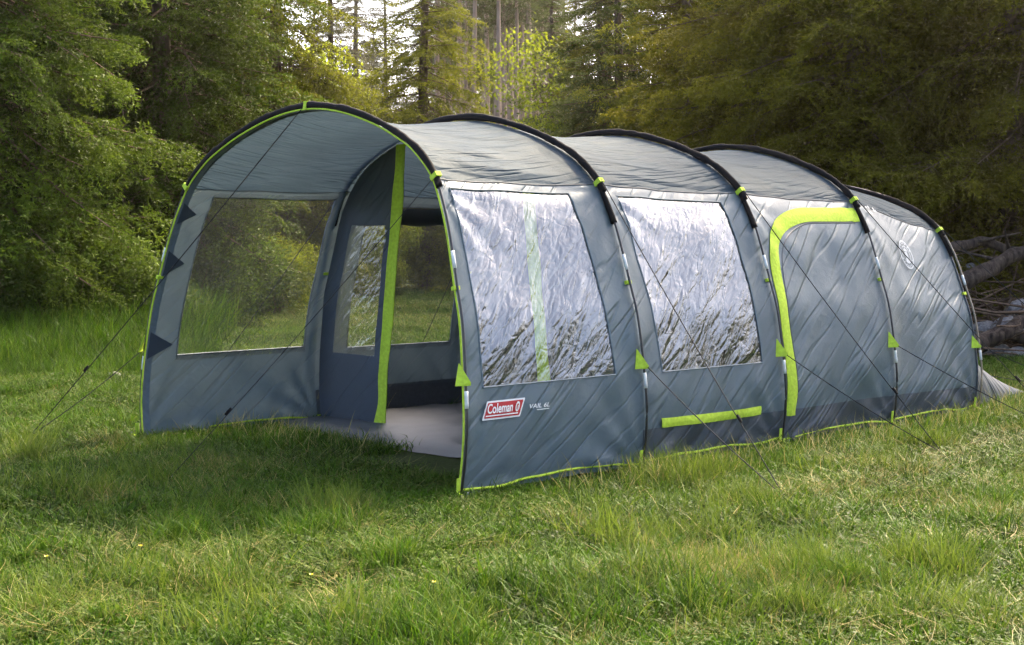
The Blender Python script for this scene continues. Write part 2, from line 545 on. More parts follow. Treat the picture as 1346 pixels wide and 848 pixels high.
def patch(name, bay, T, S, mat, parent, off=0.0):
    """T, S 2-D arrays of surface parameters"""
    P = bay_pt(bay, T, S, off)
    uv = np.stack([P[..., 1], np.where(S < .5, S, 1 - S) * ARC], -1)
    return part(name, P.reshape(-1, 3), np.array(grid_faces(*T.shape)), mat, parent, uv=uv.reshape(-1, 2), smooth=True)


TENT = thing('tunnel_tent', 'long grey tunnel tent with black hoops, lime trim and an open front canopy', 'tent')
S_SH = float(s_of_z(1.66))          # shoulder seam
S_SK = float(s_of_z(.215))          # top of the ground skirt

WIN = {0: dict(tb=(.105, .845), tt=(.075, .80), z=(.555, 1.61)), 1: dict(tb=(.14, .86), tt=(.105, .845), z=(.545, 1.60))}


WIN_L = {0: dict(tb=(.164, .915), tt=(.163, .945), z=(.545, 1.61)), 1: dict(tb=(.195, .93), tt=(.18, .93), z=(.52, 1.58))}


def side(bay, left):
    """one side wall of a bay, with its window"""
    f = (lambda S: 1 - S) if left else (lambda S: S)
    s0 = 0.0 if bay == 0 else S_SK
    if bay in WIN:
        wd = (WIN_L if left else WIN)[bay]; sb, st = float(s_of_z(wd['z'][0])), float(s_of_z(wd['z'][1]))
        def tb(s, k):
            q = np.clip((s - sb) / (st - sb), -.15, 1.15)
            return wd['tb'][k] + (wd['tt'][k] - wd['tb'][k]) * q
        rows = np.concatenate([np.linspace(s0, sb, 20)[:-1], np.linspace(sb, st, 36), np.linspace(st, S_SH, 5)[1:]])
        cols = []
        S = rows[:, None] * np.ones((1, 54))
        L_, R_ = tb(rows, 0), tb(rows, 1)
        T = np.concatenate([np.linspace(0, 1, 8)[None, :-1] * L_[:, None],
                            L_[:, None] + (R_ - L_)[:, None] * np.linspace(0, 1, 40)[None],
                            R_[:, None] + (1 - R_)[:, None] * np.linspace(0, 1, 8)[None, 1:]], 1)
        S = rows[:, None] * np.ones((1, T.shape[1]))
        skip = np.zeros((T.shape[0] - 1, T.shape[1] - 1), bool)
        skip[19:19 + 35, 7:7 + 39] = True
        P = bay_pt(bay, T, f(S))
        uv = np.stack([P[..., 1], S * ARC], -1)
        wl = part('side_wall', P.reshape(-1, 3), np.array(grid_faces(*T.shape, skip)), M['wall'], TENT, uv=uv.reshape(-1, 2), smooth=True)
        # film pane, a hair inside the fabric, tucked under its edge
        e = .006
        k = np.linspace(0, 1, 50); rw = np.linspace(sb - e, st + e, 60)
        Lw, Rw = tb(rw, 0) - e, tb(rw, 1) + e
        Tw = Lw[:, None] + (Rw - Lw)[:, None] * k[None]; Sw = rw[:, None] * np.ones((1, 50))
        P = bay_pt(bay, Tw, f(Sw), -.004)
        uv = np.stack([P[..., 1], Sw * ARC], -1)
        win = part('window', P.reshape(-1, 3), np.array(grid_faces(*Tw.shape)), M['film'], wl, uv=uv.reshape(-1, 2), smooth=True)
        # stitched hem round the pane
        hm = MB()
        for path in ([(tb(s, 0), s) for s in np.linspace(sb, st, 20)], [(tb(s, 1), s) for s in np.linspace(sb, st, 20)],
                     [(q, sb) for q in np.linspace(float(tb(sb, 0)), float(tb(sb, 1)), 20)], [(q, st) for q in np.linspace(float(tb(st, 0)), float(tb(st, 1)), 20)]):
            A = np.array(path, float)
            hm.tube(bay_pt(bay, A[:, 0], f(A[:, 1]), .001), .0045, 5)
        hm.part('window_hem', M['hem'], win)
    else:
        rows = np.linspace(s0, S_SH, 56); k = np.linspace(0, 1, 46)
        T, S = np.meshgrid(k, rows)
        patch('side_wall', bay, T, f(S), M['wall'], TENT)
    if bay > 0:
        rows = np.linspace(0, S_SK, 9); k = np.linspace(0, 1, 46)
        T, S = np.meshgrid(k, rows)
        patch('mud_skirt', bay, T, f(S), M['skirt'], TENT, .004)


for b in range(4):
    for lf in (False, True):
        side(b, lf)
    rows = np.linspace(S_SH, 1 - S_SH, 130); k = np.linspace(0, 1, 46)
    T, S = np.meshgrid(k, rows)
    P = bay_pt(b, T, S)
    uv = np.stack([P[..., 1], S * ARC], -1)
    part('roof_panel', P.reshape(-1, 3), np.array(grid_faces(*T.shape)), M['roof'], TENT, uv=uv.reshape(-1, 2), smooth=True)
    # seam between roof and wall
    for s_ in (S_SH, 1 - S_SH):
        q = np.linspace(0.01, .99, 40)
        part('shoulder_seam', *tube(bay_pt(b, q, np.full(40, s_), .002), .004, 5), M['skirt'], TENT)
    # lime hem along the ground
    for lf in (0, 1):
        q = np.linspace(0, 1, 40)
        p = bay_pt(b, q, np.full(40, float(lf)), .012)
        p[:, 2] = .022 + .014 * vnoise(q * 5, q * 0 + b, 5) + .012 * np.sin(q * math.pi)
        part('ground_hem', *tube(p, .0075, 6), M['lime'], TENT)

# rear end: leans out below into a pegged skirt
rows = np.linspace(0, 1, 44); cs = np.linspace(-1, 1, 60)
Pz = []
for r in rows:
    s = np.interp(np.linspace(0, 1, 60), [0, 1], [0, 1])
    h = hoop_pt(4, s)
    # r=0 at the hoop, r=1 at the lower middle / ground line
    gx = np.interp(s, [0, .5, 1], [1.30, 0, -1.30]); gz = np.zeros_like(s)
    gx = np.clip(h[:, 0] * .9, -1.28, 1.28)
    gy = 6.62 + 0 * s
    z = h[:, 2] * (1 - r)
    x = h[:, 0] * (1 - r) + gx * r
    fl = np.clip(1 - z / .62, 0, 1) ** 1.5
    bulge = .10 * math.sin(math.pi * min(r, 1)) * (h[:, 2] / 1.75)
    y = h[:, 1] + bulge + fl * 1.38 * r
    Pz.append(np.stack([x, y + .012 * vnoise(x * 4 + z * 3, z * 9 - x * 2, 5), z + .004], -1))
Pz = np.array(Pz)
uv = np.stack([Pz[..., 0], Pz[..., 2] + Pz[..., 1]], -1)
part('rear_wall', Pz.reshape(-1, 3), np.array(grid_faces(44, 60)), M['skirt'], TENT, uv=uv.reshape(-1, 2), smooth=True)  # shade put into the colour: darker skirt fabric over the sun-facing wall
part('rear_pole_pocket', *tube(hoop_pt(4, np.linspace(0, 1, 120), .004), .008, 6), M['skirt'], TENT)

# front edge piping on the open canopy hoop
s = np.linspace(0, 1, 160)
p = hoop_pt(0, s, .004); p[:, 1] -= .006
part('front_piping', *tube(p, .0058, 6), M['lime'], TENT)
# inner hem tape beside the piping
p1 = hoop_pt(0, s, -.004); p2 = p1.copy(); p2[:, 1] += .05
part('front_hem', np.concatenate([p1, p2]), [(i, i + 1, 160 + i + 1, 160 + i) for i in range(159)], M['hem'], TENT)

# dark reinforcing triangles inside the left leg of the canopy
for zc, hw, dp in ((1.50, .07, .13), (1.17, .085, .15), (.62, .09, .18)):
    sa, sb_, sm = (1 - float(s_of_z(q)) for q in (zc - hw, zc + hw, zc))
    tri = np.array([bay_pt(0, np.array([.004]), np.array([sa]), -.012)[0], bay_pt(0, np.array([.004]), np.array([sb_]), -.012)[0],
                    bay_pt(0, np.array([dp / 1.4]), np.array([sm]), -.014)[0]])
    V = np.concatenate([tri, tri + [.003, 0, 0]])
    part('corner_patch', V, [(0, 1, 2), (5, 4, 3), (0, 3, 4, 1), (1, 4, 5, 2), (2, 5, 3, 0)], M['navy'], TENT)

# ---- hoops: pole, sleeve, tabs, ferrules, gussets, peg loops
def band_on(i, sc, half, off0, off1, wy, mat, name, parent):
    """small strap lying across the hoop sleeve"""
    m = MB()
    a, c = hoop_pt(i, np.array([sc - half])), hoop_pt(i, np.array([sc + half]))
    ctr0 = hoop_pt(i, np.array([sc]), off0)[0]; ctr1 = hoop_pt(i, np.array([sc]), off1)[0]
    tan = (c - a)[0]; tan /= np.linalg.norm(tan); nr = (ctr1 - ctr0); ln = np.linalg.norm(nr); nr /= ln
    m.box((ctr0 + ctr1) / 2, tan * half * ARC, np.array([0, wy, 0]), nr * ln / 2)
    return m.part(name, mat, parent)


PEG_RAD = {}
for i in range(5):
    hp = MB()
    s = np.linspace(0, 1, 150)
    offp = .022 + (.02 if i == 4 else 0)
    hp.tube(hoop_pt(i, s, offp), .0075, 7)
    pole = hp.part('hoop_pole', M['polebrown'] if i == 4 else M['pole'], TENT, True)
    ext = .030
    lo = S_SH - .012; hi = 1 - lo
    s = np.concatenate([np.linspace(lo, hi, 120)])
    P = hoop_pt(i, s, .026)
    # flattened sleeve
    n2 = pnorm(s); n3 = np.stack([n2[:, 0], 0 * s, n2[:, 1]], -1)
    a = np.arange(10) / 10 * 2 * math.pi
    rr = .0215 + .0045 * vnoise(s * 90, s * 0, i) + .002 * vnoise(s * 300, s * 0, i)
    V = (P[:, None] + np.cos(a)[None, :, None] * (n3 * rr[:, None])[:, None] + np.sin(a)[None, :, None] * np.array([0, .017, 0])).reshape(-1, 3)
    F = [(r * 10 + j, r * 10 + (j + 1) % 10, (r + 1) * 10 + (j + 1) % 10, (r + 1) * 10 + j) for r in range(119) for j in range(10)]
    F += [tuple(range(10))[::-1], tuple(119 * 10 + j for j in range(10))]
    sl = part('pole_sleeve', V, F, M['black'], TENT, smooth=True)
    for sgn in (0, 1):
        def S_(z): return abs(sgn - float(s_of_z(z)))
        # sleeve tail below the shoulder tab
        q = np.array([S_(z) for z in np.linspace(1.64, 1.42, 10)])
        if i > 0:
            Pp = hoop_pt(i, q, .016)
            part('sleeve_tail', *tube(Pp, np.linspace(.015, .020, 10), 8), M['black'], sl, smooth=True)
        band_on(i, S_(1.655), .0024, .0, .052, .020, M['lime'], 'shoulder_tab', sl)
        # white ferrules on the bare pole
        for zc in ((1.19, .505) if i else (1.22, .50)):
            q = np.array([S_(z) for z in np.linspace(zc - .045, zc + .045, 4)])
            part('ferrule', *tube(hoop_pt(i, q, offp), .0105, 8), M['ferrule'], pole, smooth=True)
        # clip tab to the wall
        band_on(i, S_(1.075), .0017, -.004, .018, .022, M['lime'], 'clip_tab', pole)
        # triangular gusset where the lower guy line leaves
        zt, zb = .69, .575
        a0 = hoop_pt(i, np.array([S_(zt)]), .004)[0]; b0 = hoop_pt(i, np.array([S_(zb)]), .004)[0]
        c0 = hoop_pt(i, np.array([S_(zb + .012)]), .055)[0]; d0 = hoop_pt(i, np.array([S_(zb - .004)]), .052)[0]
        dy = -.06
        tri = np.array([a0 + [0, dy * .5, 0], b0 + [0, dy, 0], d0, c0])
        V = np.concatenate([tri, tri + [.003, .003, 0]])
        part('guy_gusset', V, [(0, 1, 2, 3), (7, 6, 5, 4), (0, 4, 5, 1), (1, 5, 6, 2), (2, 6, 7, 3), (3, 7, 4, 0)], M['lime'], TENT)
        # peg loop and peg at the foot
        m = MB(); f0 = hoop_pt(i, np.array([float(sgn)]), .02)[0]; sx = 1 if sgn == 0 else -1
        y0 = f0[1] - .03
        m.box((f0[0] + sx * .012, y0, .055), (.002, 0, 0), (0, .013, 0), (sx * .004, 0, .045))
        m.box((f0[0] + sx * .045, y0, .012), (.035, 0, -.01), (0, .011, 0), (0, 0, .003))
        lp = m.part('peg_loop', M['lime'], TENT)
        k = np.linspace(0, 1, 8)
        part('peg', *tube(np.stack([f0[0] + sx * (.085 - .05 * k), y0 + 0 * k, .035 - .16 * k], -1), .004, 6), M['steel'], lp)
    if i == 0: band_on(i, .5, .0022, .0, .052, .020, M['lime'], 'apex_tab', sl)


def guy(p0, peg, slider=True, r=.0032):
    p0 = np.array(p0, float); peg = np.array(peg, float)
    k = np.linspace(0, 1, 16)[:, None]
    P = p0 * (1 - k) + peg * k; P[:, 2] -= .02 * np.sin(math.pi * k[:, 0])
    g = part('guy_line', *tube(P, r, 5), M['cord'], TENT)
    if slider:
        q = .78
        c = p0 * (1 - q) + peg * q; d = (peg - p0) / np.linalg.norm(peg - p0)
        part('line_runner', *tube(np.array([c - d * .025, c, c + d * .025]), [.006, .009, .006], 6), M['black'], g)
    return g


def peg_at(x, y, dx, dy):
    k = np.linspace(0, 1, 6)
    z = float(ground_z(x, y))
    part('peg', *tube(np.stack([x + dx * (.02 - .08 * k), y + dy * (.02 - .08 * k), z + .05 - .2 * k], -1), .004, 6), M['steel'], TENT)


for i, (px, py) in {1: (2.80, 1.14), 2: (2.58, 3.10), 3: (2.80, 4.35), 4: (2.6, 6.1)}.items():
    for sgn in (0, 1):
        sx = 1 if sgn == 0 else -1
        pg = (sx * px, py, float(ground_z(sx * px, py)) + .03)
        guy(hoop_pt(i, np.array([abs(sgn - S_SH)]), .05)[0], pg)
        guy(hoop_pt(i, np.array([abs(sgn - float(s_of_z(.58)))]), .05)[0], pg, False)
        peg_at(pg[0], pg[1], -sx, 0)
# front guys: apex to the left front, shoulder and leg guys
pgl = (-1.95, -.62, .03)
guy(hoop_pt(0, np.array([.5]), .05)[0], pgl)
guy(hoop_pt(0, np.array([1 - float(s_of_z(.58))]), .05)[0], pgl, False)
peg_at(-1.95, -.62, 1, 1)
pgr = (.15, -.85, .03)
guy(hoop_pt(0, np.array([S_SH]), .05)[0], pgr, True, .0022)
peg_at(.15, -.85, -.5, 1)
guy(Pz[30, 8] + [0, .01, 0], (1.9, 7.4, 0.03)); guy(Pz[30, -9] + [0, .01, 0], (-1.9, 7.4, 0.03))

# ---- inner front wall at the second hoop with its lime door edges
Y2 = HOOPS[1][0]
def hoop_z_at_x(x):
    h = FULL[: len(FULL) // 2 + 1]
    return float(np.interp(abs(x), h[::-1][:, 0][:], h[::-1][:, 1]))

def edge_x(z): return -(.62 + .24 * (1 - z / 1.9))     # door edge, leaning

for sgn in (-1, 1):
    # polygon strips: frame round a clear pane
    fw = MB()
    zs = np.linspace(.0, 1.92, 40)
    def outer(z): return 1.0 * float(np.interp(z, FULL[_h, 1], FULL[_h, 0])) - .012
    po, pi_ = .155, .10
    z0, z1 = .50, 1.42
    def strip(f0, f1, za, zb, n=16):
        zz = np.linspace(za, zb, n)
        V = []
        for z in zz:
            a, b_ = f0(z), f1(z)
            for k in np.linspace(0, 1, 12):
                x = a * (1 - k) + b_ * k
                V.append((sgn * x, Y2 + .012 * float(vnoise(x * 5, z * 3, 9)) + .02, z + .002))
        fw.add(V, grid_faces(n, 12))
    inn = lambda z: -edge_x(z) + .03
    strip(lambda z: outer(z), inn, 0, z0)
    strip(lambda z: max(outer(z), inn(z)), inn, z1, 1.965, 24)
    if sgn < 0:
        strip(lambda z: outer(z), lambda z: outer(z) - po, z0, z1)
        strip(lambda z: inn(z) + pi_, inn, z0, z1)
    else:
        strip(lambda z: outer(z), inn, z0, z1, 30)
    V = np.concatenate(fw.V)
    wl = part('front_wall', V, fw.F, M['navy'], TENT, uv=np.stack([V[:, 0], V[:, 2]], -1), smooth=True)  # navy tone is canopy shade put into the fabric colour
    zz = np.linspace(z0 - .01, z1 + .01, 24); V = []
    for z in zz if sgn < 0 else []:
        for k in np.linspace(-.05, 1.05, 10):
            x = (outer(z) - po) * (1 - k) + (inn(z) + pi_) * k
            V.append((sgn * x, Y2 + .03, z))
    V = np.array(V)
    if sgn < 0: part('window', V, np.array(grid_faces(24, 10)), M['film'], wl, uv=np.stack([V[:, 0], V[:, 2]], -1), smooth=True)
    # lime door edge, soft and slightly twisted
    zz = np.linspace(0.015, 1.975, 50); V = []
    for z in zz:
        for k in (0, 1, 2, 3):
            wd = .105
            V.append((sgn * (inn(z) - wd * k / 3 + .004 * float(vnoise(z * 6, k, 3))), Y2 - .01 + .012 * float(vnoise(z * 5, k * .7, 4)) + (.012 if k in (1, 2) else 0), z))
    V = np.array(V); V2 = V + [0, .006, 0]
    F = grid_faces(50, 4); F2 = [tuple(q + 200 for q in f[::-1]) for f in F]
    part('door_edge', np.concatenate([V, V2]), F + F2, M['lime'], TENT, smooth=True)

# rolled blinds above the second windows, inside
for sgn in (-1, 1):
    q = np.linspace(.02, .97, 30)
    p = bay_pt(1, q, np.full(30, 1 - float(s_of_z(1.53)) if sgn < 0 else float(s_of_z(1.57))), -.05)
    p[:, 2] += .008 * vnoise(q * 8, q * 0, 3)
    part('rolled_blind', *tube(p, np.where(sgn < 0, .062, .03) * (1 + .08 * vnoise(q * 9, q * 0, 7)), 9), M['navy'], TENT, smooth=True)

# bedroom partition behind the third hoop
s = np.linspace(0, 1, 61)
h = hoop_pt(2, s, -.03); h[:, 1] += .08
rows = np.linspace(0, 1, 30)
P = np.array([[(x * (1 - 0) * (1 - r) + x * r * 0, y + .02 * float(vnoise(x * 5, r * 4, 2)), z * (1 - r) + .3 * r) for (x, y, z) in h] for r in rows])
part('bedroom_partition', P.reshape(-1, 3), np.array(grid_faces(30, 61)), M['navy'], TENT, uv=np.stack([P[..., 0], P[..., 2]], -1).reshape(-1, 2), smooth=True)

# groundsheet with its upturned edge
gx = np.linspace(-1.46, 1.46, 60); gy = np.linspace(.93, 5.2, 60)
X, Y = np.meshgrid(gx, gy)
Z = .035 + .010 * vnoise(X * 3, Y * 3, 8) + .008 * vnoise(X * 9 + Y * 4, Y * 6, 12)
Z = Z - .045 * np.clip(1 - (Y - .93) / .16, 0, 1)
gs = part('groundsheet', np.stack([X, Y, Z], -1).reshape(-1, 3), np.array(grid_faces(60, 60)), M['sheet'], TENT, smooth=True)
for sx in (-1, 1):
    k = np.linspace(1.5, 4.9, 30)
    V = [(sx * 1.46, y, .03) for y in k] + [(sx * 1.475, y, .20 + .012 * float(vnoise(y * 4, 0, 4))) for y in k]
    part('groundsheet_wall', V, [(i, i + 1, 31 + i, 30 + i) for i in range(29)], M['sheetdark'], gs)

# ---- lime trim on the side door and the vent flap
def ribbon(bay, pts, width, name, mat, off=.012, parent=TENT):
    """pts: (y, z) centre line on the right wall"""
    A = catmull(np.array(pts, float), 10)
    y0, y1 = HOOPS[bay][0], HOOPS[bay + 1][0]
    Tn = np.gradient(A, axis=0); Tn /= np.linalg.norm(Tn, axis=1)[:, None]
    Nn = np.stack([-Tn[:, 1], Tn[:, 0]], -1)
    hf = HOOPS[bay][2] * .5 + HOOPS[bay + 1][2] * .5
    V = []
    for k in (-.5, -.17, .17, .5):
        Q = A + Nn * width * k
        t_ = (Q[:, 0] - y0) / (y1 - y0)
        V.append(bay_pt(bay, t_, s_of_z(Q[:, 1] / hf), off - .006 * abs(k) * 2))
    V = np.array(V).transpose(1, 0, 2); n = len(A)
    W = V - [.003, 0, 0]
    F = grid_faces(n, 4); F2 = [tuple(q + 4 * n for q in f[::-1]) for f in F]
    return part(name, np.concatenate([V.reshape(-1, 3), W.reshape(-1, 3)]), F + F2, mat, parent, smooth=True)


ribbon(2, [(4.19, 1.515), (3.95, 1.512), (3.75, 1.505), (3.5, 1.495), (3.30, 1.455), (3.14, 1.385), (3.04, 1.28), (2.985, 1.13),
           (2.962, .95), (2.95, .75), (2.958, .5), (2.95, .3), (2.945, .17)], .10, 'door_trim', M['lime'])
ribbon(2, [(4.13, 1.455), (3.95, 1.455), (3.75, 1.448), (3.52, 1.438), (3.35, 1.395), (3.21, 1.325), (3.12, 1.23), (3.06, 1.1), (3.03, .95), (3.015, .75), (3.02, .5), (3.01, .25)],
       .012, 'door_zip', M['skirt'], .006)
ribbon(1, [(1.60, .243), (1.9, .237), (2.3, .232), (2.61, .236)], .055, 'vent_flap', M['lime'], .02)

# ---- printed marks
def text_mesh(txt, size, shear=0.0, bold=.0):
    c = bpy.data.curves.new('t', 'FONT'); c.body = txt; c.size = size; c.shear = shear; c.offset = bold; c.fill_mode = 'FRONT'; c.resolution_u = 3
    o = bpy.data.objects.new('t', c); COL.objects.link(o)
    dg = bpy.context.evaluated_depsgraph_get()
    me = o.evaluated_get(dg).to_mesh()
    V = np.array([v.co[:] for v in me.vertices]); F = [tuple(p.vertices) for p in me.polygons]
    o.evaluated_get(dg).to_mesh_clear()
    bpy.data.objects.remove(o); bpy.data.curves.remove(c)
    return V, F


def on_wall(bay, V2, y, z, off):
    """lay a flat 2-D drawing (metres) on the right wall, origin at (y, z)"""
    V2 = np.asarray(V2, float)
    y0, y1 = HOOPS[bay][0], HOOPS[bay + 1][0]; hf = HOOPS[bay][2] * .5 + HOOPS[bay + 1][2] * .5
    t_ = (y + V2[:, 0] - y0) / (y1 - y0)
    return bay_pt(bay, t_, s_of_z(z / hf) + V2[:, 1] / ARC, off)


def para(w_, h_, sh, r=.006):
    P = []
    for cx, cy, a0 in ((w_ - r, r, -90), (w_ - r, h_ - r, 0), (r, h_ - r, 90), (r, r, 180)):
        for a in np.linspace(a0, a0 + 90, 5):
            P.append((cx + r * math.cos(math.radians(a)), cy + r * math.sin(math.radians(a))))
    P = np.array(P); P[:, 0] += sh * P[:, 1]
    return P


LW, LH, SH = .285, .098, .45
P = para(LW, LH, SH)
base = MB(); base.add(on_wall(0, P, .125, .383, .014), [tuple(range(len(P)))])
logo = base.part('logo_patch', M['white'], TENT)
P = para(LW - .022, LH - .018, SH); P += [.009 + SH * .009, .009]
m = MB(); m.add(on_wall(0, P, .125, .383, .017), [tuple(range(len(P)))]); m.part('logo_field', M['red'], logo)
V, F = text_mesh('Coleman', .066, .3, .0012)
V = V[:, :2]; V = (V - V.min(0)) / (V.max(0) - V.min(0)) * [.185, .052] + [.040, .032]
m = MB(); m.add(on_wall(0, V, .125, .383, .020), F)
# underline and lantern
U = np.array([(.022, .018), (.262, .018), (.265, .024), (.025, .024)]); m.add(on_wall(0, U, .125, .383, .020), [(0, 1, 2, 3)])
k = np.linspace(0, 2 * math.pi, 15)[:-1]
ring_o = np.stack([.262 + .016 * np.cos(k) + .3 * .025 * np.sin(k), .056 + .027 * np.sin(k)], -1)
ring_i = np.stack([.262 + .009 * np.cos(k) + .3 * .016 * np.sin(k), .055 + .017 * np.sin(k)], -1)
m.add(on_wall(0, np.concatenate([ring_o, ring_i]), .125, .383, .020), [(i, (i + 1) % 14, 14 + (i + 1) % 14, 14 + i) for i in range(14)])
c_ = np.array([(.259, .042), (.264, .042), (.270, .062), (.265, .062)]); m.add(on_wall(0, c_, .125, .383, .020), [(0, 1, 2, 3)])
m.part('logo_lettering', M['white'], logo)

# small white print beside the patch
V, F = text_mesh('VAIL 6L', .04, .25, .0004); V = V[:, :2]; V = (V - V.min(0)) / (V.max(0) - V.min(0)) * [.155, .024]
m = MB(); m.add(on_wall(0, V, .487, .418, .014), F)
U = np.array([(.055, -.012), (.15, -.012), (.15, -.008), (.055, -.008)]); m.add(on_wall(0, U, .487, .418, .014), [(0, 1, 2, 3)])
m.part('print', M['white'], TENT)

# pale oval lantern emblem and small print on the last bay
m = MB()
k = np.linspace(0, 2 * math.pi, 41)[:-1]
for ro, ri in ((1, .90), (.62, .56)):
    o_ = np.stack([.098 * ro * np.cos(k), .125 * ro * np.sin(k)], -1); i_ = np.stack([.098 * ri * np.cos(k), .125 * ri * np.sin(k)], -1)
    if ro < 1: o_[:, 1] -= .0; 
    m.add(on_wall(3, np.concatenate([o_, i_]), 4.765, 1.20, .012), [(a, (a + 1) % 40, 40 + (a + 1) % 40, 40 + a) for a in range(40)])
for ply in ([(-.03, -.07), (.03, -.07), (.022, -.03), (-.022, -.03)], [(-.02, -.022), (.02, -.022), (.02, .022), (-.02, .022)],
            [(-.035, .028), (.035, .028), (.018, .05), (-.018, .05)], [(-.006, .05), (.006, .05), (.004, .07), (-.004, .07)]):
    m.add(on_wall(3, np.array(ply), 4.765, 1.20, .012), [(0, 1, 2, 3)])
for j, a in enumerate(np.linspace(math.radians(205), math.radians(335), 8)):
    c = np.array([.078 * math.cos(a), .10 * math.sin(a)]); e1 = np.array([-math.sin(a), math.cos(a)]) * .006; e2 = np.array([math.cos(a), math.sin(a)]) * .007
    m.add(on_wall(3, np.array([c - e1 - e2, c + e1 - e2, c + e1 + e2, c - e1 + e2]), 4.765, 1.20, .012), [(0, 1, 2, 3)])
for j, a in enumerate(np.linspace(math.radians(155), math.radians(25), 7)):
    c = np.array([.078 * math.cos(a), .10 * math.sin(a)]); e1 = np.array([-math.sin(a), math.cos(a)]) * .006; e2 = np.array([math.cos(a), math.sin(a)]) * .007
    m.add(on_wall(3, np.array([c - e1 - e2, c + e1 - e2, c + e1 + e2, c - e1 + e2]), 4.765, 1.20, .012), [(0, 1, 2, 3)])
m.part('emblem', M['print'], TENT)
m = MB()
for (a, c, w_, h_) in ((0, 0, .03, .02), (.045, .008, .025, .028), (.01, -.045, .05, .016), (.12, -.005, .022, .045), (.15, .0, .012, .02)):
    m.add(on_wall(3, np.array([(a, c), (a + w_, c), (a + w_ * .8, c + h_), (a + w_ * .1, c + h_ * .8)]), 4.38, 1.47, .012), [(0, 1, 2, 3)])
m.part('print', M['print'], TENT)


# ------------------------------------------------------------------ conifers
def bough(L_, seed, fine=True):
    """one spruce bough along +x: needle triangles and wood sticks"""
    r = np.random.default_rng(seed)
    def axis(s): return np.stack([L_ * s, .05 * L_ * np.sin(s * 4 + seed), L_ * (-.10 * s - .20 * s ** 2 + .16 * s ** 3)], -1)
    segs = []; wood = []
    sp = .105 if fine else .16
    n = int(L_ * .88 / sp)
    wood.append((axis(np.linspace(0, .97, 8)), .011 * L_))
    ss = np.linspace(.82, 1, 5); A = axis(ss)
    segs += [(A[i], A[i + 1]) for i in range(4)]
    for k in range(n):
        s = .12 + .86 * (k + r.uniform(-.3, .3)) / n
        p = axis(np.array([s]))[0]
        for sd in (-1, 1):
            l = (.44 * L_ * (1 - s) ** .75 * min(1, (s + .05) * 3.0) + .09) * r.uniform(.65, 1.15)
            an = math.radians(r.uniform(42, 66)); dz = r.uniform(-.55, .05) if fine else r.uniform(-.5, .05)
            d = np.array([math.cos(an), sd * math.sin(an), dz])
            m_ = max(3, int(l / .12))
            q = np.linspace(0, 1, m_)
            B = p + d * (l * q)[:, None]; B[:, 2] -= (.30 * l) * q ** 2 * r.uniform(.4, 1.6)
            st = 0 if s > .35 else 1
            segs += [(B[i], B[i + 1]) for i in range(st, m_ - 1)]
            if fine and l > .25: wood.append((B[:max(2, m_ * 2 // 3)], .004))
            ts = .08 if fine else .12
            for j in range(int(l / ts)):
                qq = (j + .6) / (l / ts)
                if qq < .12 or (s < .3 and qq < .35): continue
                bp_ = p + d * l * qq; bp_ = bp_ + [0, 0, -(.30 * l) * qq ** 2]
                for s2 in (-1, 1):
                    if r.random() < .12: continue
                    ll = (.17 * (1 - qq * .6)) * r.uniform(.6, 1.2) * (1.0 if fine else 1.5)
                    a2 = an * sd + s2 * math.radians(r.uniform(35, 60))
                    e = np.array([math.cos(a2), math.sin(a2), dz + r.uniform(-.55, .15)])
                    segs.append((bp_, bp_ + e * ll))
    P0 = np.array([a for a, b in segs]); P1 = np.array([b for a, b in segs])
    D = P1 - P0; ln = np.linalg.norm(D, axis=1); D = D / ln[:, None]
    nl, nw, ns = (.042, .015, .0175) if fine else (.075, .030, .038)
    cnt = np.maximum(3, np.round(ln / ns)).astype(int)
    idx = np.repeat(np.arange(len(ln)), cnt); m = len(idx)
    tt = r.random(m)
    pos = P0[idx] + D[idx] * (ln[idx] * tt)[:, None]
    rv = r.normal(size=(m, 3)); rv[:, 2] = rv[:, 2] * .7 + .15
    ax = D[idx]
    rv -= (rv * ax).sum(1)[:, None] * ax; rv /= np.linalg.norm(rv, axis=1)[:, None] + 1e-9
    di = ax * .70 + rv * .78
    wv = np.cross(di, r.normal(size=(m, 3))); wv /= np.linalg.norm(wv, axis=1)[:, None] + 1e-9
    le = nl * r.uniform(.7, 1.25, m)
    V = np.stack([pos - wv * nw / 2, pos + wv * nw / 2, pos + di * le[:, None]], 1).reshape(-1, 3)
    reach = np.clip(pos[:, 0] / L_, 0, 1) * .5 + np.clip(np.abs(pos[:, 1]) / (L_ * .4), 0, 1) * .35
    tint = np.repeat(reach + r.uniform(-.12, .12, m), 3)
    return V, tint, wood


BF = [bough(1.9, 1), bough(1.6, 2), bough(2.2, 3)]
BC = [bough(1.9, 4, False), bough(2.2, 5, False)]


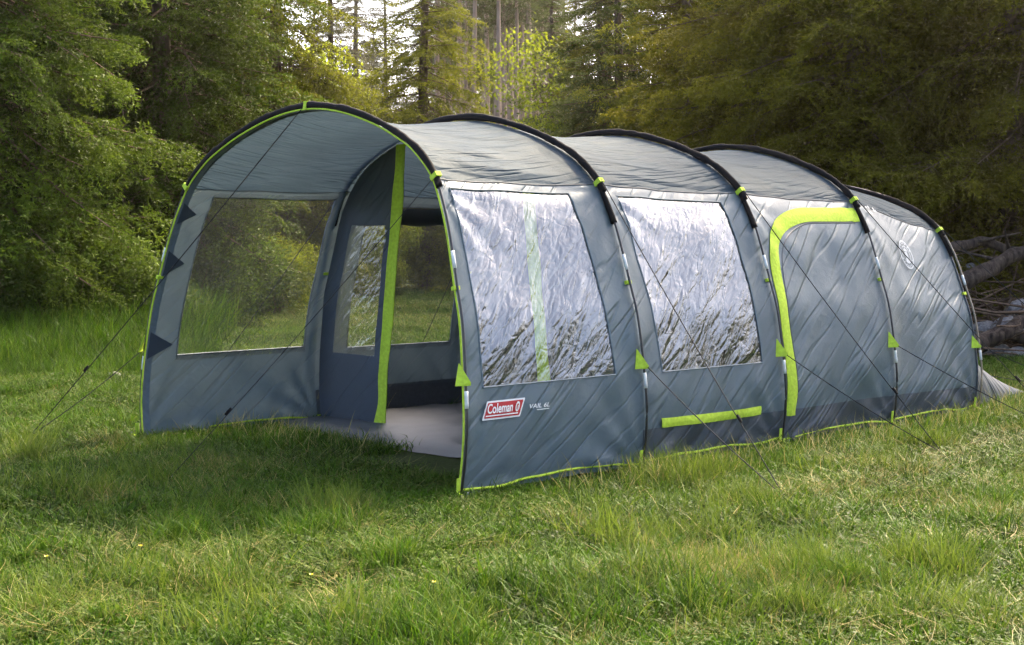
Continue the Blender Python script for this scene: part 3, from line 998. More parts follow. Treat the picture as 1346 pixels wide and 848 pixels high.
def conifer(seed, H, R, z0, fine_to, whorl=.36, per=7, droop=0.0, dens=1.0, trunk_r=.16):
    """returns crown mesh data and wood mesh data"""
    r = np.random.default_rng(seed)
    CV, CT, W = [], [], MB()
    z = z0
    while z < H - .3:
        f = (z - z0) / (H - z0)
        rad = R * (1 - f) ** .72 * r.uniform(.8, 1.1) * (1 if z > z0 + .5 else .85)
        fine = z < fine_to
        nb = max(4, int(per * (1 if fine else .8) * dens))
        a0 = r.uniform(0, 6.28)
        for k in range(nb):
            V, T, wd = (BF if fine else BC)[r.integers(3 if fine else 2)]
            L0 = {0: 1.9}.get(0)
            ext = V[:, 0].max()
            sc = rad / ext * r.uniform(.72, 1.15)
            a = a0 + k * 6.283 / nb + r.uniform(-.25, .25)
            tilt = r.uniform(-.15, .38) + droop - .35 * f      # positive tips down
            ca, sa, ct, st = math.cos(a), math.sin(a), math.cos(tilt), math.sin(tilt)
            roll = r.uniform(-.6, .6); cr, sr = math.cos(roll), math.sin(roll)
            Rm = np.array([[ca, -sa, 0], [sa, ca, 0], [0, 0, 1]]) @ np.array([[ct, 0, st], [0, 1, 0], [-st, 0, ct]]) @ np.array([[1, 0, 0], [0, cr, -sr], [0, sr, cr]])
            dz = r.uniform(-.15, .15)
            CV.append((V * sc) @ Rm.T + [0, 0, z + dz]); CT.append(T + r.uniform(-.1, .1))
            for (p, rr) in wd if fine else wd[:1]:
                q = (p[::2] if len(p) > 4 else p) * sc
                W.tube(q @ Rm.T + [0, 0, z + dz], rr * np.linspace(1, .3, len(q)), 3)
        z += whorl * r.uniform(.8, 1.2) * (1 if fine else 1.35)
    V = np.concatenate(CV); T = np.concatenate(CT)
    # dead snags below the live crown
    for k in range(10):
        zz = r.uniform(.4, max(.6, z0 + .3)); a = r.uniform(0, 6.28); l = r.uniform(.5, 1.4)
        q = np.linspace(0, 1, 4)
        W.tube(np.stack([l * q * math.cos(a), l * q * math.sin(a), zz - .15 * q + .1 * r.normal() * q ** 2], -1), .012 * np.linspace(1, .3, 4), 3)
    TR = MB(); zz = np.linspace(-1.4, H, 14)
    TR.tube(np.stack([.03 * np.sin(zz), .03 * np.cos(zz * .8), zz], -1), trunk_r * (1.0 - zz / (H * 1.03)) + .02 + .06 * np.exp(-np.clip(zz, 0, 9) * 3), 10)
    return V, T, W, TR


def conifer_kind(name, seed, mat, **k):
    V, T, W, TR = conifer(seed, **k)
    n = len(V)
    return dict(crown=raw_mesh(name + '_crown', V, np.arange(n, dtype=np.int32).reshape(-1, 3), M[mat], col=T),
                wood=W.mesh(name + '_branches', M['twig']), trunk=TR.mesh(name + '_trunk', M['bark'], True))


def recolor(kd, mat, trunk=None):
    return dict(kd, crown_mat=M[mat], trunk_mat=M[trunk] if trunk else None)


def dress(o, m):
    if m:
        o.material_slots[0].link = 'OBJECT'; o.material_slots[0].material = m
    return o


def plant(kd, name, label, cat, loc, rotz, scale, group):
    loc = (loc[0], loc[1], float(ground_z(loc[0], loc[1])) + loc[2])
    o = thing(name, label, cat, loc, rotz, group, scale)
    dress(obj('trunk', kd['trunk'], o), kd.get('trunk_mat'))
    c = dress(obj('crown', kd['crown'], o), kd.get('crown_mat'))
    if 'wood' in kd: tag(obj('branches', kd['wood'], c), kind='stuff')
    return o


KA = conifer_kind('spruce_a', 101, 'spruce', H=13.5, R=2.9, z0=1.45, fine_to=5.2, droop=.14, per=8, whorl=.30)
KB = conifer_kind('spruce_b', 202, 'spruce_dark', H=14, R=2.7, z0=1.7, fine_to=5.0, droop=.10, per=7, whorl=.32)
KC = conifer_kind('spruce_c', 303, 'spruce_sunlit', H=12, R=2.3, z0=.8, fine_to=0, droop=.05, per=9, whorl=.28)
KD = conifer_kind('spruce_d', 404, 'spruce_dark', H=20, R=2.4, z0=12.5, fine_to=0, droop=.15, per=4, whorl=.55, trunk_r=.15)

KAg = recolor(KA, 'spruce_grey'); KAl = recolor(KA, 'spruce_sunlit'); KBl = recolor(KB, 'spruce_sunlit')
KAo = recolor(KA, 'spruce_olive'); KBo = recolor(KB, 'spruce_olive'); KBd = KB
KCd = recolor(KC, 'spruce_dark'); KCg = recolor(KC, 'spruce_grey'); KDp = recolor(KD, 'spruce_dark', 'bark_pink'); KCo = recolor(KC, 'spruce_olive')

G_L = 'spruces at the left edge of the clearing'
for kd, px, d, z, rz, sc, lb in (
        (KA, -20, 19.5, .5, .4, 1.0, 'big dark spruce with drooping boughs at the far left edge'),
        (KA, 215, 23.5, .2, 2.1, 1.02, 'dark green spruce whose boughs hang behind the left canopy hoop'),
        (KB, 60, 26.5, .4, 3.7, 1.05, 'shaded spruce standing behind the two drooping spruces on the left'),
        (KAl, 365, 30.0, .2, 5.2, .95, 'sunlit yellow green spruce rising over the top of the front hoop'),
        (KB, 200, 33, 0, 1.0, 1.1, 'tall spruce deep in the shade of the left group'),
        (KCd, -150, 27, 0, 1.5, 1.0, 'spruce mostly outside the left picture edge')):
    plant(kd, 'spruce_tree', lb, 'tree', at(px, d, z), rz, sc, G_L)

for k, (px, d, sc, lb) in enumerate([(20, 22.5, .30, 'knee high young spruce at the left end of the rank grass'), (95, 23, .36, 'young spruce in the rank grass below the drooping boughs'),
                                    (165, 21.5, .26, 'small young spruce just left of the canopy leg'), (235, 24.5, .4, 'young spruce seen through the left canopy window'), (320, 25.5, .34, 'young spruce behind the right half of the left canopy window')]):
    plant(KA, 'young_spruce', lb, 'tree', at(px, d, -.35), k * 1.9, sc, 'young spruces under the left trees')

G_M = 'spruces behind the middle of the tent'
for kd, px, d, z, rz, sc, lb in (
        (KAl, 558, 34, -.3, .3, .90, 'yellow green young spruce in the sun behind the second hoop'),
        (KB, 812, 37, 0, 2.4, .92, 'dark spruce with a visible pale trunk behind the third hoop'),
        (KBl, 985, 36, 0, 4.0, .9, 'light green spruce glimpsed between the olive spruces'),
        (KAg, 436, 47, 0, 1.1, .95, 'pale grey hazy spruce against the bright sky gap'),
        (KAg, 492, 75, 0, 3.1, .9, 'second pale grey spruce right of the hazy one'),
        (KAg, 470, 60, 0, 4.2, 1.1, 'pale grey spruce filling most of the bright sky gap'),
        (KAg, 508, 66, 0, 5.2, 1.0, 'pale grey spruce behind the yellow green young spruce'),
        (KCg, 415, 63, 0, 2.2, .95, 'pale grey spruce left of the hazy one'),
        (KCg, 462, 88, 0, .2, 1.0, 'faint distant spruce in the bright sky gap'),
        (KCd, 630, 54, -1.5, 2.0, .5, 'small dark spruce at the foot of the bare trunks'),
        (KAl, 890, 35, 0, 5.0, 1.0, 'sunlit spruce showing above the fourth hoop')):
    plant(kd, 'spruce_tree', lb, 'tree', at(px, d, z), rz, sc, G_M)

G_R = 'spruces along the right side behind the tent'
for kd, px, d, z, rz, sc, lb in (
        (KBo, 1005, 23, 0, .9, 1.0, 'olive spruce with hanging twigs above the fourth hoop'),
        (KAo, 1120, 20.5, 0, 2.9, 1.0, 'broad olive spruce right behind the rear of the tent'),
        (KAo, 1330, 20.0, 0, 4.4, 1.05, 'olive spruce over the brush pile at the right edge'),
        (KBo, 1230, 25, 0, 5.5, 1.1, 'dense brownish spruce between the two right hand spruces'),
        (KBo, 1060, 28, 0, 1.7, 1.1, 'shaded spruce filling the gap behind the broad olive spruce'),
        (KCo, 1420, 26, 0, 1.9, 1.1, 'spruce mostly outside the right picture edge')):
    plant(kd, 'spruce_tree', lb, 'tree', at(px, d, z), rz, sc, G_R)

for k, (px, d) in enumerate([(-60, 29), (20, 31), (110, 30), (180, 28), (270, 30), (320, 34), (150, 36), (40, 37), (240, 38), (1000, 31), (1100, 33), (1180, 29), (1290, 30), (1360, 28), (1250, 35), (1050, 37), (900, 33), (940, 40), (830, 46)]):
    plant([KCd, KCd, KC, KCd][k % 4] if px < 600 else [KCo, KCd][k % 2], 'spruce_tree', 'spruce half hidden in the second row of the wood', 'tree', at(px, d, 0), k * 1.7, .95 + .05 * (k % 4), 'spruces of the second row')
# plantation of tall bare-stemmed conifers far behind
rr = np.random.default_rng(5)
lab = 'tall thin bare trunk in the distant stand of conifers'
for k in range(64):
    px = rr.uniform(575, 735); d = rr.uniform(70, 140)
    if k < 11: px = (604, 613, 624, 640, 655, 663, 671, 679, 687, 695, 712)[k]; d = (66, 72, 63, 78, 61, 70, 74, 65, 76, 68, 73)[k]
    plant(KDp, 'plantation_conifer', lab, 'tree', at(px, d, 0), rr.uniform(0, 6), rr.uniform(.9, 1.25), 'bare trunks of the distant conifer stand')
for k in range(14):
    plant(KCd, 'spruce_tree', 'spruce closing the view behind the bare trunks', 'tree', at(560 + 15 * k, 145 + 9 * (k % 3), 0), k * 1.1, 2.2, 'spruces behind the bare trunks')
# far wood to the sides
for k in range(46):
    px = rr.uniform(-500, 2000); d = rr.uniform(40, 62)
    if 395 < px < 720: continue
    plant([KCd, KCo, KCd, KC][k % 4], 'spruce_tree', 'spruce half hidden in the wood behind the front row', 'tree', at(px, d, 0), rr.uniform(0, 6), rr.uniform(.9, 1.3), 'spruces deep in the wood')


for k in range(44):
    az = math.radians([28, 150][0] + 122 * (k + .5) / 44 + rr.uniform(-2, 2)); d = rr.uniform(38, 54)
    p = CAM[:2] + d * (math.cos(az) * VIEW + math.sin(az) * RIGHT)
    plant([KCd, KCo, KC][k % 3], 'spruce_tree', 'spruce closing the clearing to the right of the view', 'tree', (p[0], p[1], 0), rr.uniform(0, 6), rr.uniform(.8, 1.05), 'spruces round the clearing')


# ------------------------------------------------------------------ broad-leaved bushes
def leaf_mass(seed, blobs, n, size):
    """leaf rhombs scattered through overlapping clumps"""
    r = np.random.default_rng(seed)
    B = np.array(blobs, float); wgt = B[:, 3] ** 2; wgt /= wgt.sum()
    # twig tips in the clump, leaves round each tip
    nt_ = n // 9
    b = B[r.choice(len(B), nt_, p=wgt)]
    d = r.normal(size=(nt_, 3)); d /= np.linalg.norm(d, axis=1)[:, None]
    tip = b[:, :3] + d * (b[:, 3] * r.uniform(.35, 1.08, nt_) ** .6)[:, None] * [1, 1, .85]
    idx = np.repeat(np.arange(nt_), 9)
    m = len(idx)
    pos = tip[idx] + r.normal(size=(m, 3)) * size * 1.3
    pos[:, 2] = np.maximum(pos[:, 2], .05)
    u = r.normal(size=(m, 3)); u[:, 2] -= .4; u /= np.linalg.norm(u, axis=1)[:, None]
    v = np.cross(u, r.normal(size=(m, 3))); v /= np.linalg.norm(v, axis=1)[:, None]
    s = size * r.uniform(.6, 1.3, m)[:, None]
    V = np.stack([pos - u * s * .5, pos + v * s * .28, pos + u * s * .55, pos - v * s * .28], 1).reshape(-1, 3)
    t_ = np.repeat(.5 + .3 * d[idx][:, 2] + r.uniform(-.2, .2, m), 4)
    return V, np.arange(len(V), dtype=np.int32).reshape(-1, 4), t_


def bush_kind(name, seed, h, wdt, n, size, mat, stems=6):
    r = np.random.default_rng(seed)
    bl = [(r.normal() * wdt * .3, r.normal() * wdt * .3, h * r.uniform(.25, .85), wdt * r.uniform(.22, .42)) for _ in range(9)]
    V, F, t_ = leaf_mass(seed, bl, n, size)
    st = MB()
    for b in bl[:stems]:
        q = np.linspace(0, 1, 6)
        st.tube(np.stack([b[0] * q ** 1.3, b[1] * q ** 1.3, b[2] * q - .05], -1), .03 * h / 3 * np.linspace(1, .25, 6), 5)
    return dict(crown=raw_mesh(name, V, F, M[mat], col=t_), trunk=st.mesh(name + '_stems', M['twig']))


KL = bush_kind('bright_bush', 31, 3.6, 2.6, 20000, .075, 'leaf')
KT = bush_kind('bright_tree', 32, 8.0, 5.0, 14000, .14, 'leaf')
KS = bush_kind('shrub', 33, 1.1, 1.3, 7000, .05, 'shrub')
for px, d, sc, rz, lb in ((702, 38, .62, 0, 'bright lime bush in the sun behind the second hoop'), (645, 43, .55, 2, 'yellow green bush left of the bright lime bush'),
                          (748, 42, 1.3, 4, 'sunlit bush tucked behind the dark spruce trunk'), (595, 40, .7, 1, 'low sunlit bush under the yellow green spruce'),
                          (430, 46, .95, 3, 'bright bush peeking over the front hoop'), (470, 44, .6, 5, 'low pale bush beneath the hazy spruce'),
                          (362, 25, .40, 2, 'yellow green bush glowing through the left canopy window'), (505, 31, .5, 6, 'bright bush glimpsed through the doorway')):
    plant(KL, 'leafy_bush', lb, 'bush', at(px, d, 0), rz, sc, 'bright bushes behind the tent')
for px, d, sc, rz, lb in ((800, 46, .9, 0, 'lime green broadleaf tree at the top centre'), (860, 44, 1.0, 2, 'yellow green broadleaf tree beside the top centre gap'),
                          (330, 42, 1.0, 1, 'sunlit broadleaf tree above the front hoop'), (60, 26, .17, 4, 'small bright yellow green tree glowing under the left spruces')):
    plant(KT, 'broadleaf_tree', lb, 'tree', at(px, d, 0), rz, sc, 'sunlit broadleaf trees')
sl = [(-40, 19.5), (15, 20.0), (62, 18.9), (110, 20.2), (150, 19.2), (195, 19.8), (250, 22), (-90, 21), (300, 24), (350, 25)]
for k, (px, d) in enumerate(sl):
    plant(KS, 'shrub', ['low shrub beyond the left picture edge of the grass', 'low leafy shrub at the far left under the drooping spruce', 'dark low shrub in the middle of the left undergrowth', 'wider shrub right of the middle of the left undergrowth', 'shrub a little left of the canopy leg', 'shrub touching the left canopy leg from behind', 'shrub low in the left half of the canopy window', 'shrub outside the left picture edge', 'shrub low in the right half of the canopy window', 'shrub low in the doorway window'][k], 'shrub', at(px, d, 0), k * 1.3, .8 + .12 * (k % 4), 'low shrubs under the left spruces')
for k, (px, d) in enumerate([(1240, 19.5), (1180, 20), (1300, 22), (1360, 21)]):
    plant(KS, 'shrub', 'low leafy shrub behind the brush pile on the right', 'shrub', at(px, d, 0), k * 2.1, .8, 'low shrubs by the brush pile')


# ------------------------------------------------------------------ brush pile, logs and stones at the right
r = np.random.default_rng(77)
bpz = MB()
bx, by, _ = at(1330, 18.2)
for k in range(420):
    a = r.uniform(0, 6.28); l = r.uniform(.5, 2.2)
    c = np.array([bx, by, 0]) + np.array([r.normal() * .9, r.normal() * .7, abs(r.normal()) * .32 + .1])
    d = np.array([math.cos(a), math.sin(a), r.normal() * .28]); q = np.linspace(-.5, .5, 5)
    cv = r.normal(size=3) * .18
    p = c + d * (l * q)[:, None] + cv * (q ** 2)[:, None] * l * 2
    p[:, 2] = np.maximum(p[:, 2], .02)
    bpz.tube(p, r.uniform(.006, .02) * np.linspace(1, .4, 5), 4)
tag(bpz.part('brush_pile', M['twig'], None), 'tangled pile of brown branches at the right edge behind the tent', 'brush pile', kind='stuff')
logs = [((1345, 17.3), 2.2, .10, .85, .22, 'thick grey weathered log arching over the brush pile'), ((1300, 17.6), 1.7, .07, 1.05, -.10, 'thinner grey log lying up on the brush pile'),
        ((1330, 16.3), 1.6, .10, .12, .02, 'grey log lying low at the foot of the brush pile'), ((1355, 16.5), 1.2, .08, .28, .1, 'short grey branch resting on the low log')]
for (px, d), l, rad, z, tl, lb in logs:
    x, y, _ = at(px, d); q = np.linspace(-.5, .5, 18)
    dr = np.array([RIGHT[0], RIGHT[1], tl])
    p = dr * (l * q)[:, None]; p[:, 2] += .30 * (1 - (2 * q) ** 2) * (l / 2.4) + .04 * vnoise(q * 6, q * 0, 3)
    p[:, :2] += (VIEW * .2)[None] * vnoise(q * 3, q * 0 + 4, 6)[:, None]
    lg = thing('fallen_log', lb, 'log', (x, y, z), 0, 'weathered logs by the brush pile')
    V, F = tube(p, rad * (1 - .35 * (q + .5)) * (1 + .12 * vnoise(q * 9, q * 0, 8)), 14)
    V = V + .02 * np.stack([vnoise(V[:, 0] * 9, V[:, 2] * 14, 1), vnoise(V[:, 0] * 9, V[:, 2] * 14, 2), vnoise(V[:, 0] * 12, V[:, 1] * 12, 3)], -1)
    part('stem', V, F, M['deadwood'], lg, smooth=True)
    for k in range(4):
        st = MB()
        c = p[3 + k * 4]; e = r.normal(size=3); e[2] = abs(e[2]) * .6; e /= np.linalg.norm(e)
        st.tube(c + e * (np.linspace(0, 1, 5) * r.uniform(.25, .6))[:, None] + [0, 0, 0], .025 * np.linspace(1, .3, 5), 5)
        st.part('snag', M['deadwood'], lg, True)


def stone_mesh(seed):
    bm = bmesh.new(); bmesh.ops.create_icosphere(bm, subdivisions=3, radius=1)
    V = np.array([v.co[:] for v in bm.verts])
    k = 1 + .22 * vnoise(V[:, 0] * 1.6 + seed, V[:, 1] * 1.6 + V[:, 2], seed) + .08 * vnoise(V[:, 0] * 5 + V[:, 2] * 3, V[:, 1] * 5, seed + 1)
    V = V * k[:, None] * [1, .75, .55]
    F = [tuple(v.index for v in f.verts) for f in bm.faces]; bm.free()
    return raw_mesh('stone', V, F, M['stone'], smooth=True)


SM = [stone_mesh(s) for s in (3, 8, 14)]
for k, (px, d, sc, z) in enumerate([(1290, 16.9, .16, .05), (1312, 16.6, .2, .05), (1338, 16.4, .18, .05), (1300, 17.2, .2, .28), (1330, 17.1, .24, .3), (1345, 17.6, .2, .5),
                                    (1262, 18.6, .18, .7), (1275, 18.7, .14, .95), (1252, 18.8, .15, 1.05), (70, 14.3, .10, .02), (150, 14.2, .12, .02), (110, 14.6, .09, .02)]):
    x, y, _ = at(px, d)
    o = obj('boulder', SM[k % 3], None, (x, y, float(ground_z(x, y)) + z), (r.uniform(-.3, .3), r.uniform(-.3, .3), r.uniform(0, 6)), (sc, sc, sc))
    if k < 9: tag(o, ['small grey stone nearest the rear corner of the tent', 'grey stone on the grass below the low log', 'grey stone at the right end of the low stone row', 'grey stone wedged above the low stone row', 'largest grey stone in the heap by the low log', 'grey stone under the arching log', 'grey stone beside the rear tent hoop', 'small grey stone perched behind the rear tent hoop', 'grey stone topmost behind the rear tent hoop'][k], 'stone', 'stones heaped at the brush pile')
    else: tag(o, 'grey stone in the grass to the left of the canopy', 'stone', 'stones in the grass left of the tent')


# ------------------------------------------------------------------ grass
def blades(r, base, lmin, lmax, width, lean, flop):
    """many curved tapering blades at once; returns (n*9,3) vertices and (n*7,3) triangles"""
    n = len(base); S = 5
    a = r.uniform(0, 2 * math.pi, n)
    d = np.stack([np.cos(a), np.sin(a), 0 * a], -1); sd = np.stack([-np.sin(a), np.cos(a), 0 * a], -1)
    tw = r.uniform(-1, 1, n)[:, None]; sd = sd * np.cos(tw) + d * np.sin(tw)
    ln = r.uniform(lmin, lmax, n); ang = lean * (r.uniform(.80, 1.12, n) if lean > 1.3 else r.uniform(.15, 1.3, n)); fl = flop * r.uniform(.2, 1.3, n)
    wig = r.normal(size=n) * .25
    p = np.concatenate([base, np.full((n, 1), -.012)], 1)
    V = np.zeros((n, 9, 3)); w0 = width * r.uniform(.7, 1.3, n)
    for i in range(S):
        t_ = i / (S - 1)
        if i == S - 1: V[:, 8] = p
        else:
            ww = (w0 * (1 - t_ ** 1.7) * .5)[:, None]
            V[:, 2 * i] = p - sd * ww; V[:, 2 * i + 1] = p + sd * ww
        dd_ = d * np.cos(wig * i)[:, None] + np.stack([-d[:, 1], d[:, 0], d[:, 2]], -1) * np.sin(wig * i)[:, None]
        p = p + (dd_ * np.sin(ang)[:, None] + np.array([0, 0, 1.0]) * np.cos(ang)[:, None]) * (ln / (S - 1))[:, None]
        p[:, 2] = np.maximum(p[:, 2], .008 + .03 * r.random(n))
        ang = ang + fl / (S - 1)
    q = np.arange(n)[:, None, None] * 9
    T = np.array([(0, 1, 3), (0, 3, 2), (2, 3, 5), (2, 5, 4), (4, 5, 7), (4, 7, 6), (6, 7, 8)])[None]
    return V.reshape(-1, 3), (q + T).reshape(-1, 3)


def turf(name, seed, half, counts, round_=False):
    """one sod: counts = list of (material, n, lmin, lmax, width, lean, flop)"""
    r = np.random.default_rng(seed)
    VV, FF, TT, MI, n0 = [], [], [], [], 0
    mats = []
    for (mt, n, *q) in counts:
        if round_: b = r.normal(size=(n, 2)) * half * .5
        else:
            b = r.uniform(-half, half, (n, 2))
            # gather into little tussocks, leave thin spots
            c = r.uniform(-half, half, (max(4, n // 30), 2)); k = r.random(n) < .78
            b[k] = np.clip(c[r.integers(0, len(c), k.sum())] + r.normal(size=(k.sum(), 2)) * .025, -half - .03, half + .03)
        V, F = blades(r, b, *q)
        if mt not in mats: mats.append(mt)
        VV.append(V); FF.append(F + n0); n0 += len(V)
        TT.append(np.repeat(r.uniform(.05, .95, n), 9)); MI.append(np.full(len(F), mats.index(mt), np.int32))
    if not round_:
        n = 420; c = r.uniform(-half, half, (14, 2))
        b = c[r.integers(0, 14, n)] + r.normal(size=(n, 2)) * .05
        u = r.normal(size=(n, 3)); u[:, 2] = np.abs(u[:, 2]) * .35; u /= np.linalg.norm(u, axis=1)[:, None]
        v = np.cross(u, np.array([0, 0, 1.0]) + r.normal(size=(n, 3)) * .3); v /= np.linalg.norm(v, axis=1)[:, None]
        q = np.concatenate([b, r.uniform(.02, .075, (n, 1))], 1); sz = r.uniform(.010, .022, n)[:, None]
        V = np.stack([q - u * sz * .5, q + v * sz * .38, q + u * sz * .5, q - v * sz * .38], 1).reshape(-1, 3)
        F = (np.arange(n)[:, None, None] * 4 + np.array([(0, 1, 2), (0, 2, 3)])[None]).reshape(-1, 3)
        mats.append('shrub'); VV.append(V); FF.append(F + n0); n0 += len(V)
        TT.append(np.repeat(r.uniform(.3, .9, n), 4)); MI.append(np.full(len(F), mats.index('shrub'), np.int32))
    me = raw_mesh(name, np.concatenate(VV), np.concatenate(FF).astype(np.int32), None, col=np.concatenate(TT))
    for mt in mats: me.materials.append(M[mt])
    me.polygons.foreach_set('material_index', np.concatenate(MI))
    return bpy.data.objects.new(name, me)


def grass_layer(name, label, src, pts, turn, scl, pick):
    pts = np.asarray(pts); n = len(pts)
    me = bpy.data.meshes.new(name)
    me.vertices.add(n); me.vertices.foreach_set('co', np.stack([pts[:, 0], pts[:, 1], ground_z(pts[:, 0], pts[:, 1])], -1).astype(np.float32).ravel())
    for nm, arr in (('turn', turn), ('size', scl)):
        at_ = me.attributes.new(nm, 'FLOAT_VECTOR', 'POINT'); at_.data.foreach_set('vector', np.asarray(arr, np.float32).ravel())
    a3 = me.attributes.new('pick', 'INT', 'POINT'); a3.data.foreach_set('value', np.asarray(pick, np.int32))
    me.update()
    o = obj(name, me)
    ng = bpy.data.node_groups.new(name + '_scatter', 'GeometryNodeTree')
    ng.interface.new_socket('Geometry', in_out='INPUT', socket_type='NodeSocketGeometry')
    ng.interface.new_socket('Geometry', in_out='OUTPUT', socket_type='NodeSocketGeometry')
    gi = ng.nodes.new('NodeGroupInput'); go = ng.nodes.new('NodeGroupOutput')
    jn = ng.nodes.new('GeometryNodeJoinGeometry')
    for s_ in reversed(src):
        oi = ng.nodes.new('GeometryNodeObjectInfo'); oi.inputs['Object'].default_value = s_; oi.inputs['As Instance'].default_value = True
        ng.links.new(oi.outputs['Geometry'], jn.inputs[0])
    ip = ng.nodes.new('GeometryNodeInstanceOnPoints'); ip.inputs['Pick Instance'].default_value = True
    def attr(nm, ty):
        n_ = ng.nodes.new('GeometryNodeInputNamedAttribute'); n_.data_type = ty; n_.inputs[0].default_value = nm
        return n_.outputs[0]
    e2r = ng.nodes.new('FunctionNodeEulerToRotation')
    ng.links.new(attr('turn', 'FLOAT_VECTOR'), e2r.inputs[0])
    ng.links.new(gi.outputs[0], ip.inputs['Points']); ng.links.new(jn.outputs[0], ip.inputs['Instance'])
    ng.links.new(attr('pick', 'INT'), ip.inputs['Instance Index']); ng.links.new(e2r.outputs[0], ip.inputs['Rotation'])
    ng.links.new(attr('size', 'FLOAT_VECTOR'), ip.inputs['Scale']); ng.links.new(ip.outputs[0], go.inputs[0])
    md = o.modifiers.new('scatter', 'NODES'); md.node_group = ng
    tag(o, label, 'grass', kind='stuff')
    return o


TS = .6                                       # sod size
g = np.arange(-60, 61)
GX, GY = np.meshgrid(g * TS, g * TS + .1, indexing='ij')
cx, cy = GX.ravel(), GY.ravel()
rel = np.stack([cx, cy], -1) - CAM[:2]
dist = np.linalg.norm(rel, axis=1); fwd = rel @ VIEW; lat = rel @ RIGHT
ok = (fwd > .5) & (np.abs(lat) < fwd * math.tan(math.radians(25)) + 1.5) & (dist > 2.6) & (dist < 33)
hx = TS / 2 + .03
inside = (cx + hx > -1.55) & (cx - hx < 1.66) & (cy + hx > .9) & (cy - hx < 6.6)
ring = ok & inside; ok &= ~inside
cx, cy = cx[ok], cy[ok]
r = np.random.default_rng(4)
mix = lambda a, b, c, h: [(q[0], q[1], q[2] * .74, q[3] * .74, *q[4:]) for q in [('grass', a, .04 * h, .12 * h, .0062, 1.15, .9), ('grass', a // 6, .09 * h, .18 * h, .006, 1.05, 1.2), ('grass_long', b // 2, .09 * h, .22 * h, .005, 1.2, 1.0), ('grass_long', b // 2 + 60, .16, .40, .0042, 1.35, .22), ('grass_dry', c + 25, .16, .42, .0042, 1.38, .2)]]
SOD = [turf('sod', 10, TS / 2, mix(2600, 260, 30, 1)), turf('sod', 11, TS / 2, mix(2600, 200, 20, .9)), turf('sod', 12, TS / 2, mix(2300, 420, 70, 1.0)),
       turf('sod', 13, TS / 2, mix(2000, 520, 170, .9)), turf('sod', 14, TS / 2, mix(1900, 460, 220, .9)), turf('sod', 15, TS / 2, mix(2500, 300, 50, 1.15))]
dryness = vnoise(cx * .55, cy * .55, 91) + .5 * vnoise(cx * 1.3, cy * 1.3, 92) + r.uniform(-.35, .35, len(cx))
pick = np.where(dryness > .30, r.integers(3, 5, len(cx)), np.where(dryness > -.1, r.choice([2, 5, 0], len(cx)), r.choice([0, 1, 5], len(cx))))
rz = r.integers(0, 4, len(cx)) * math.pi / 2
e = .15
gxx = (ground_z(cx + e, cy) - ground_z(cx - e, cy)) / (2 * e); gyy = (ground_z(cx, cy + e) - ground_z(cx, cy - e)) / (2 * e)
lx = np.cos(rz) * gxx + np.sin(rz) * gyy; ly = -np.sin(rz) * gxx + np.cos(rz) * gyy
hh = 1 + .30 * vnoise(cx * .8, cy * .8, 17) + np.clip((np.hypot(cx - CAM[0], cy - CAM[1]) - 13) / 14, 0, .5)
grass_layer('grass', 'short tangled green grass and straw of the clearing', SOD, np.stack([cx, cy], -1), np.stack([np.arctan(ly), -np.arctan(lx), rz], -1), np.stack([np.ones_like(hh), np.ones_like(hh), hh], -1), pick)

# grass close round the tent
CL = [turf('clump', 20 + k, .18, [('grass', 34, .04, .12, .006, .95, 1.2), ('grass_long', 5, .09, .2, .005, 1.0, 1.4), ('grass_dry', 2, .1, .25, .005, 1.3, .4)], True) for k in range(3)]
rc = np.stack([GX.ravel(), GY.ravel()], -1)[ring]
pp = (rc[r.integers(0, len(rc), 9000)] + r.uniform(-TS / 2, TS / 2, (9000, 2)))
x, y = pp[:, 0], pp[:, 1]
bad = (np.abs(x) < 1.53) & (y > .93) & (y < 5.6) | (np.abs(x) < 1.3) & (y > 5.5) & (y < 6.5) | (x > 0) & (x < 1.63 + .10 * r.random(len(x))) & (y > .1) & (y < 5.6)
pp = pp[~bad]; n = len(pp)
grass_layer('tent_edge_grass', 'short grass growing along the foot of the tent', CL, pp, np.stack([r.normal(size=n) * .1, r.normal(size=n) * .1, r.uniform(0, 6.28, n)], -1), np.ones((n, 3)) * r.uniform(.7, 1.05, (n, 1)), r.integers(0, 3, n))

# distinct tufts: beside the second hoop, the dry hummock in front, fresh green ones
TUF = [turf('tuft', 30, .14, [('grass_long', 34, .14, .28, .0055, .45, 1.0), ('grass_dry', 4, .12, .24, .005, 1.0, .9)], True), turf('tuft', 31, .14, [('grass', 36, .12, .24, .006, .5, 1.1), ('grass_long', 10, .14, .26, .005, .5, 1.2)], True),
       turf('tuft', 32, .14, [('grass_dry', 26, .10, .22, .005, 1.1, .7), ('grass_long', 14, .1, .2, .005, .7, 1.0)], True)]
tf = []
for (tx, ty, n, sp, kd) in ((1.98, 1.38, 36, .16, 0), (2.1, 1.1, 14, .14, 0), (3.70, -.45, 95, .24, 2), (3.95, -1.2, 55, .25, 1), (1.74, 1.42, 8, .07, 1), (4.6, -.2, 24, .25, 0), (4.3, .7, 20, .3, 1), (2.6, -2.2, 26, .3, 0), (2.0, -2.5, 22, .3, 1),
                            (3.0, .3, 18, .25, 0), (2.7, 2.2, 20, .3, 2), (4.9, 1.1, 20, .3, 2), (3.3, -2.0, 22, .25, 1), (1.3, -1.3, 20, .3, 1), (.2, -1.6, 20, .3, 0), (3.2, 4.6, 22, .4, 1), (2.4, 5.2, 20, .4, 0)):
    tf += [(tx + RNG.normal() * sp, ty + RNG.normal() * sp, kd if RNG.random() < .8 else 0) for _ in range(n)]
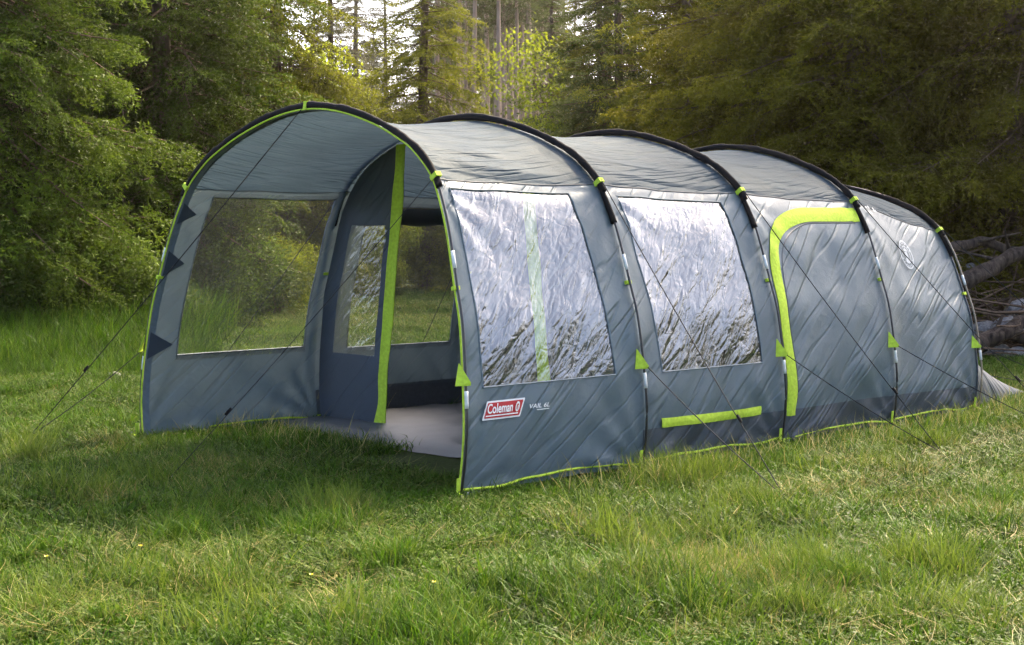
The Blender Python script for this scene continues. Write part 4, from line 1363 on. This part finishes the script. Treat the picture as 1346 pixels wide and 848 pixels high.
for _ in range(120):
    d0 = math.sqrt(RNG.uniform(4.2 ** 2, 15 ** 2)); a0 = RNG.uniform(-.36, .36); q = CAM[:2] + d0 * (math.cos(a0) * VIEW + math.sin(a0) * RIGHT)
    kd = int(RNG.integers(0, 3)); sp = RNG.uniform(.06, .2)
    for _k in range(int(RNG.integers(5, 16))):
        x, y = q[0] + RNG.normal() * sp, q[1] + RNG.normal() * sp
        if abs(x) < 1.85 and -.1 < y < 6.7: continue
        tf.append((x, y, kd))
tf = np.array(tf); n = len(tf)
grass_layer('tufted_grass', 'taller tufts of grass standing out of the meadow', TUF, tf[:, :2], np.stack([RNG.normal(size=n) * .15, RNG.normal(size=n) * .15, RNG.uniform(0, 6.28, n)], -1), np.ones((n, 3)) * RNG.uniform(.6, 1.0, (n, 1)), tf[:, 2])
# rank grass under the left trees
RK = [turf('rank', 40 + k, .3, [('grass', 60, .25, .6, .010, .4, 1.0), ('grass_long', 10, .3, .6, .008, .4, 1.0)], True) for k in range(3)]
d_ = np.sqrt(r.uniform(14.5 ** 2, 24 ** 2, 2600)); a_ = r.uniform(-.42, -.205, 2600)
pp = CAM[:2] + d_[:, None] * (np.cos(a_)[:, None] * VIEW + np.sin(a_)[:, None] * RIGHT); n = len(pp)
grass_layer('rank_grass', 'tall rank green grass along the foot of the left spruces', RK, pp, np.stack([r.normal(size=n) * .1, r.normal(size=n) * .1, r.uniform(0, 6.28, n)], -1), np.ones((n, 3)) * (.4 + 1.0 * np.clip((d_ - 14.5) / 5, 0, 1) * r.uniform(.5, 1.2, n))[:, None], r.integers(0, 3, n))

# a few buttercups
st = MB(); st.tube([(0, 0, 0), (.006, 0, .06), (.0, .004, .13)], .0012, 4)
stm = st.mesh('stem', M['grass'])
pm = MB()
for k in range(5):
    a = k * 1.2566; d = np.array([math.cos(a), math.sin(a), 0]); e = np.array([-d[1], d[0], 0])
    pm.add([np.array([0, 0, .13]), d * .007 + e * .005 + [0, 0, .135], d * .012 + [0, 0, .139], d * .007 - e * .005 + [0, 0, .135]], [(0, 1, 2, 3)])
pmm = pm.mesh('petals', M['petal'])
for k, (x, y) in enumerate([(2.05, -2.15), (1.85, -2.45), (2.9, -1.95), (3.35, -1.75), (2.35, 3.4)]):
    o = thing('buttercup', 'tiny yellow buttercup in the grass', 'flower', (x, y, float(ground_z(x, y))), k, 'buttercups in the meadow', .85)
    obj('stem', stm, o); obj('petals', pmm, o)


# ------------------------------------------------------------------ added warm haze standing in for the golden glow
hm, ht = mat_new('warm_haze')
ho = N(ht, 'ShaderNodeOutputMaterial'); pv = N(ht, 'ShaderNodeVolumePrincipled')
pv.inputs['Color'].default_value = (1.0, .90, .74, 1); pv.inputs['Density'].default_value = .0004; pv.inputs['Anisotropy'].default_value = .80
ht.links.new(pv.outputs[0], ho.inputs['Volume'])
hz = MB(); hz.box((1, 2, 14.0), (275, 0, 0), (0, 275, 0), (0, 0, 17.0))
tag(hz.part('haze', hm, None), 'faint warm haze added for the golden glow over the clearing', 'haze', kind='stuff')
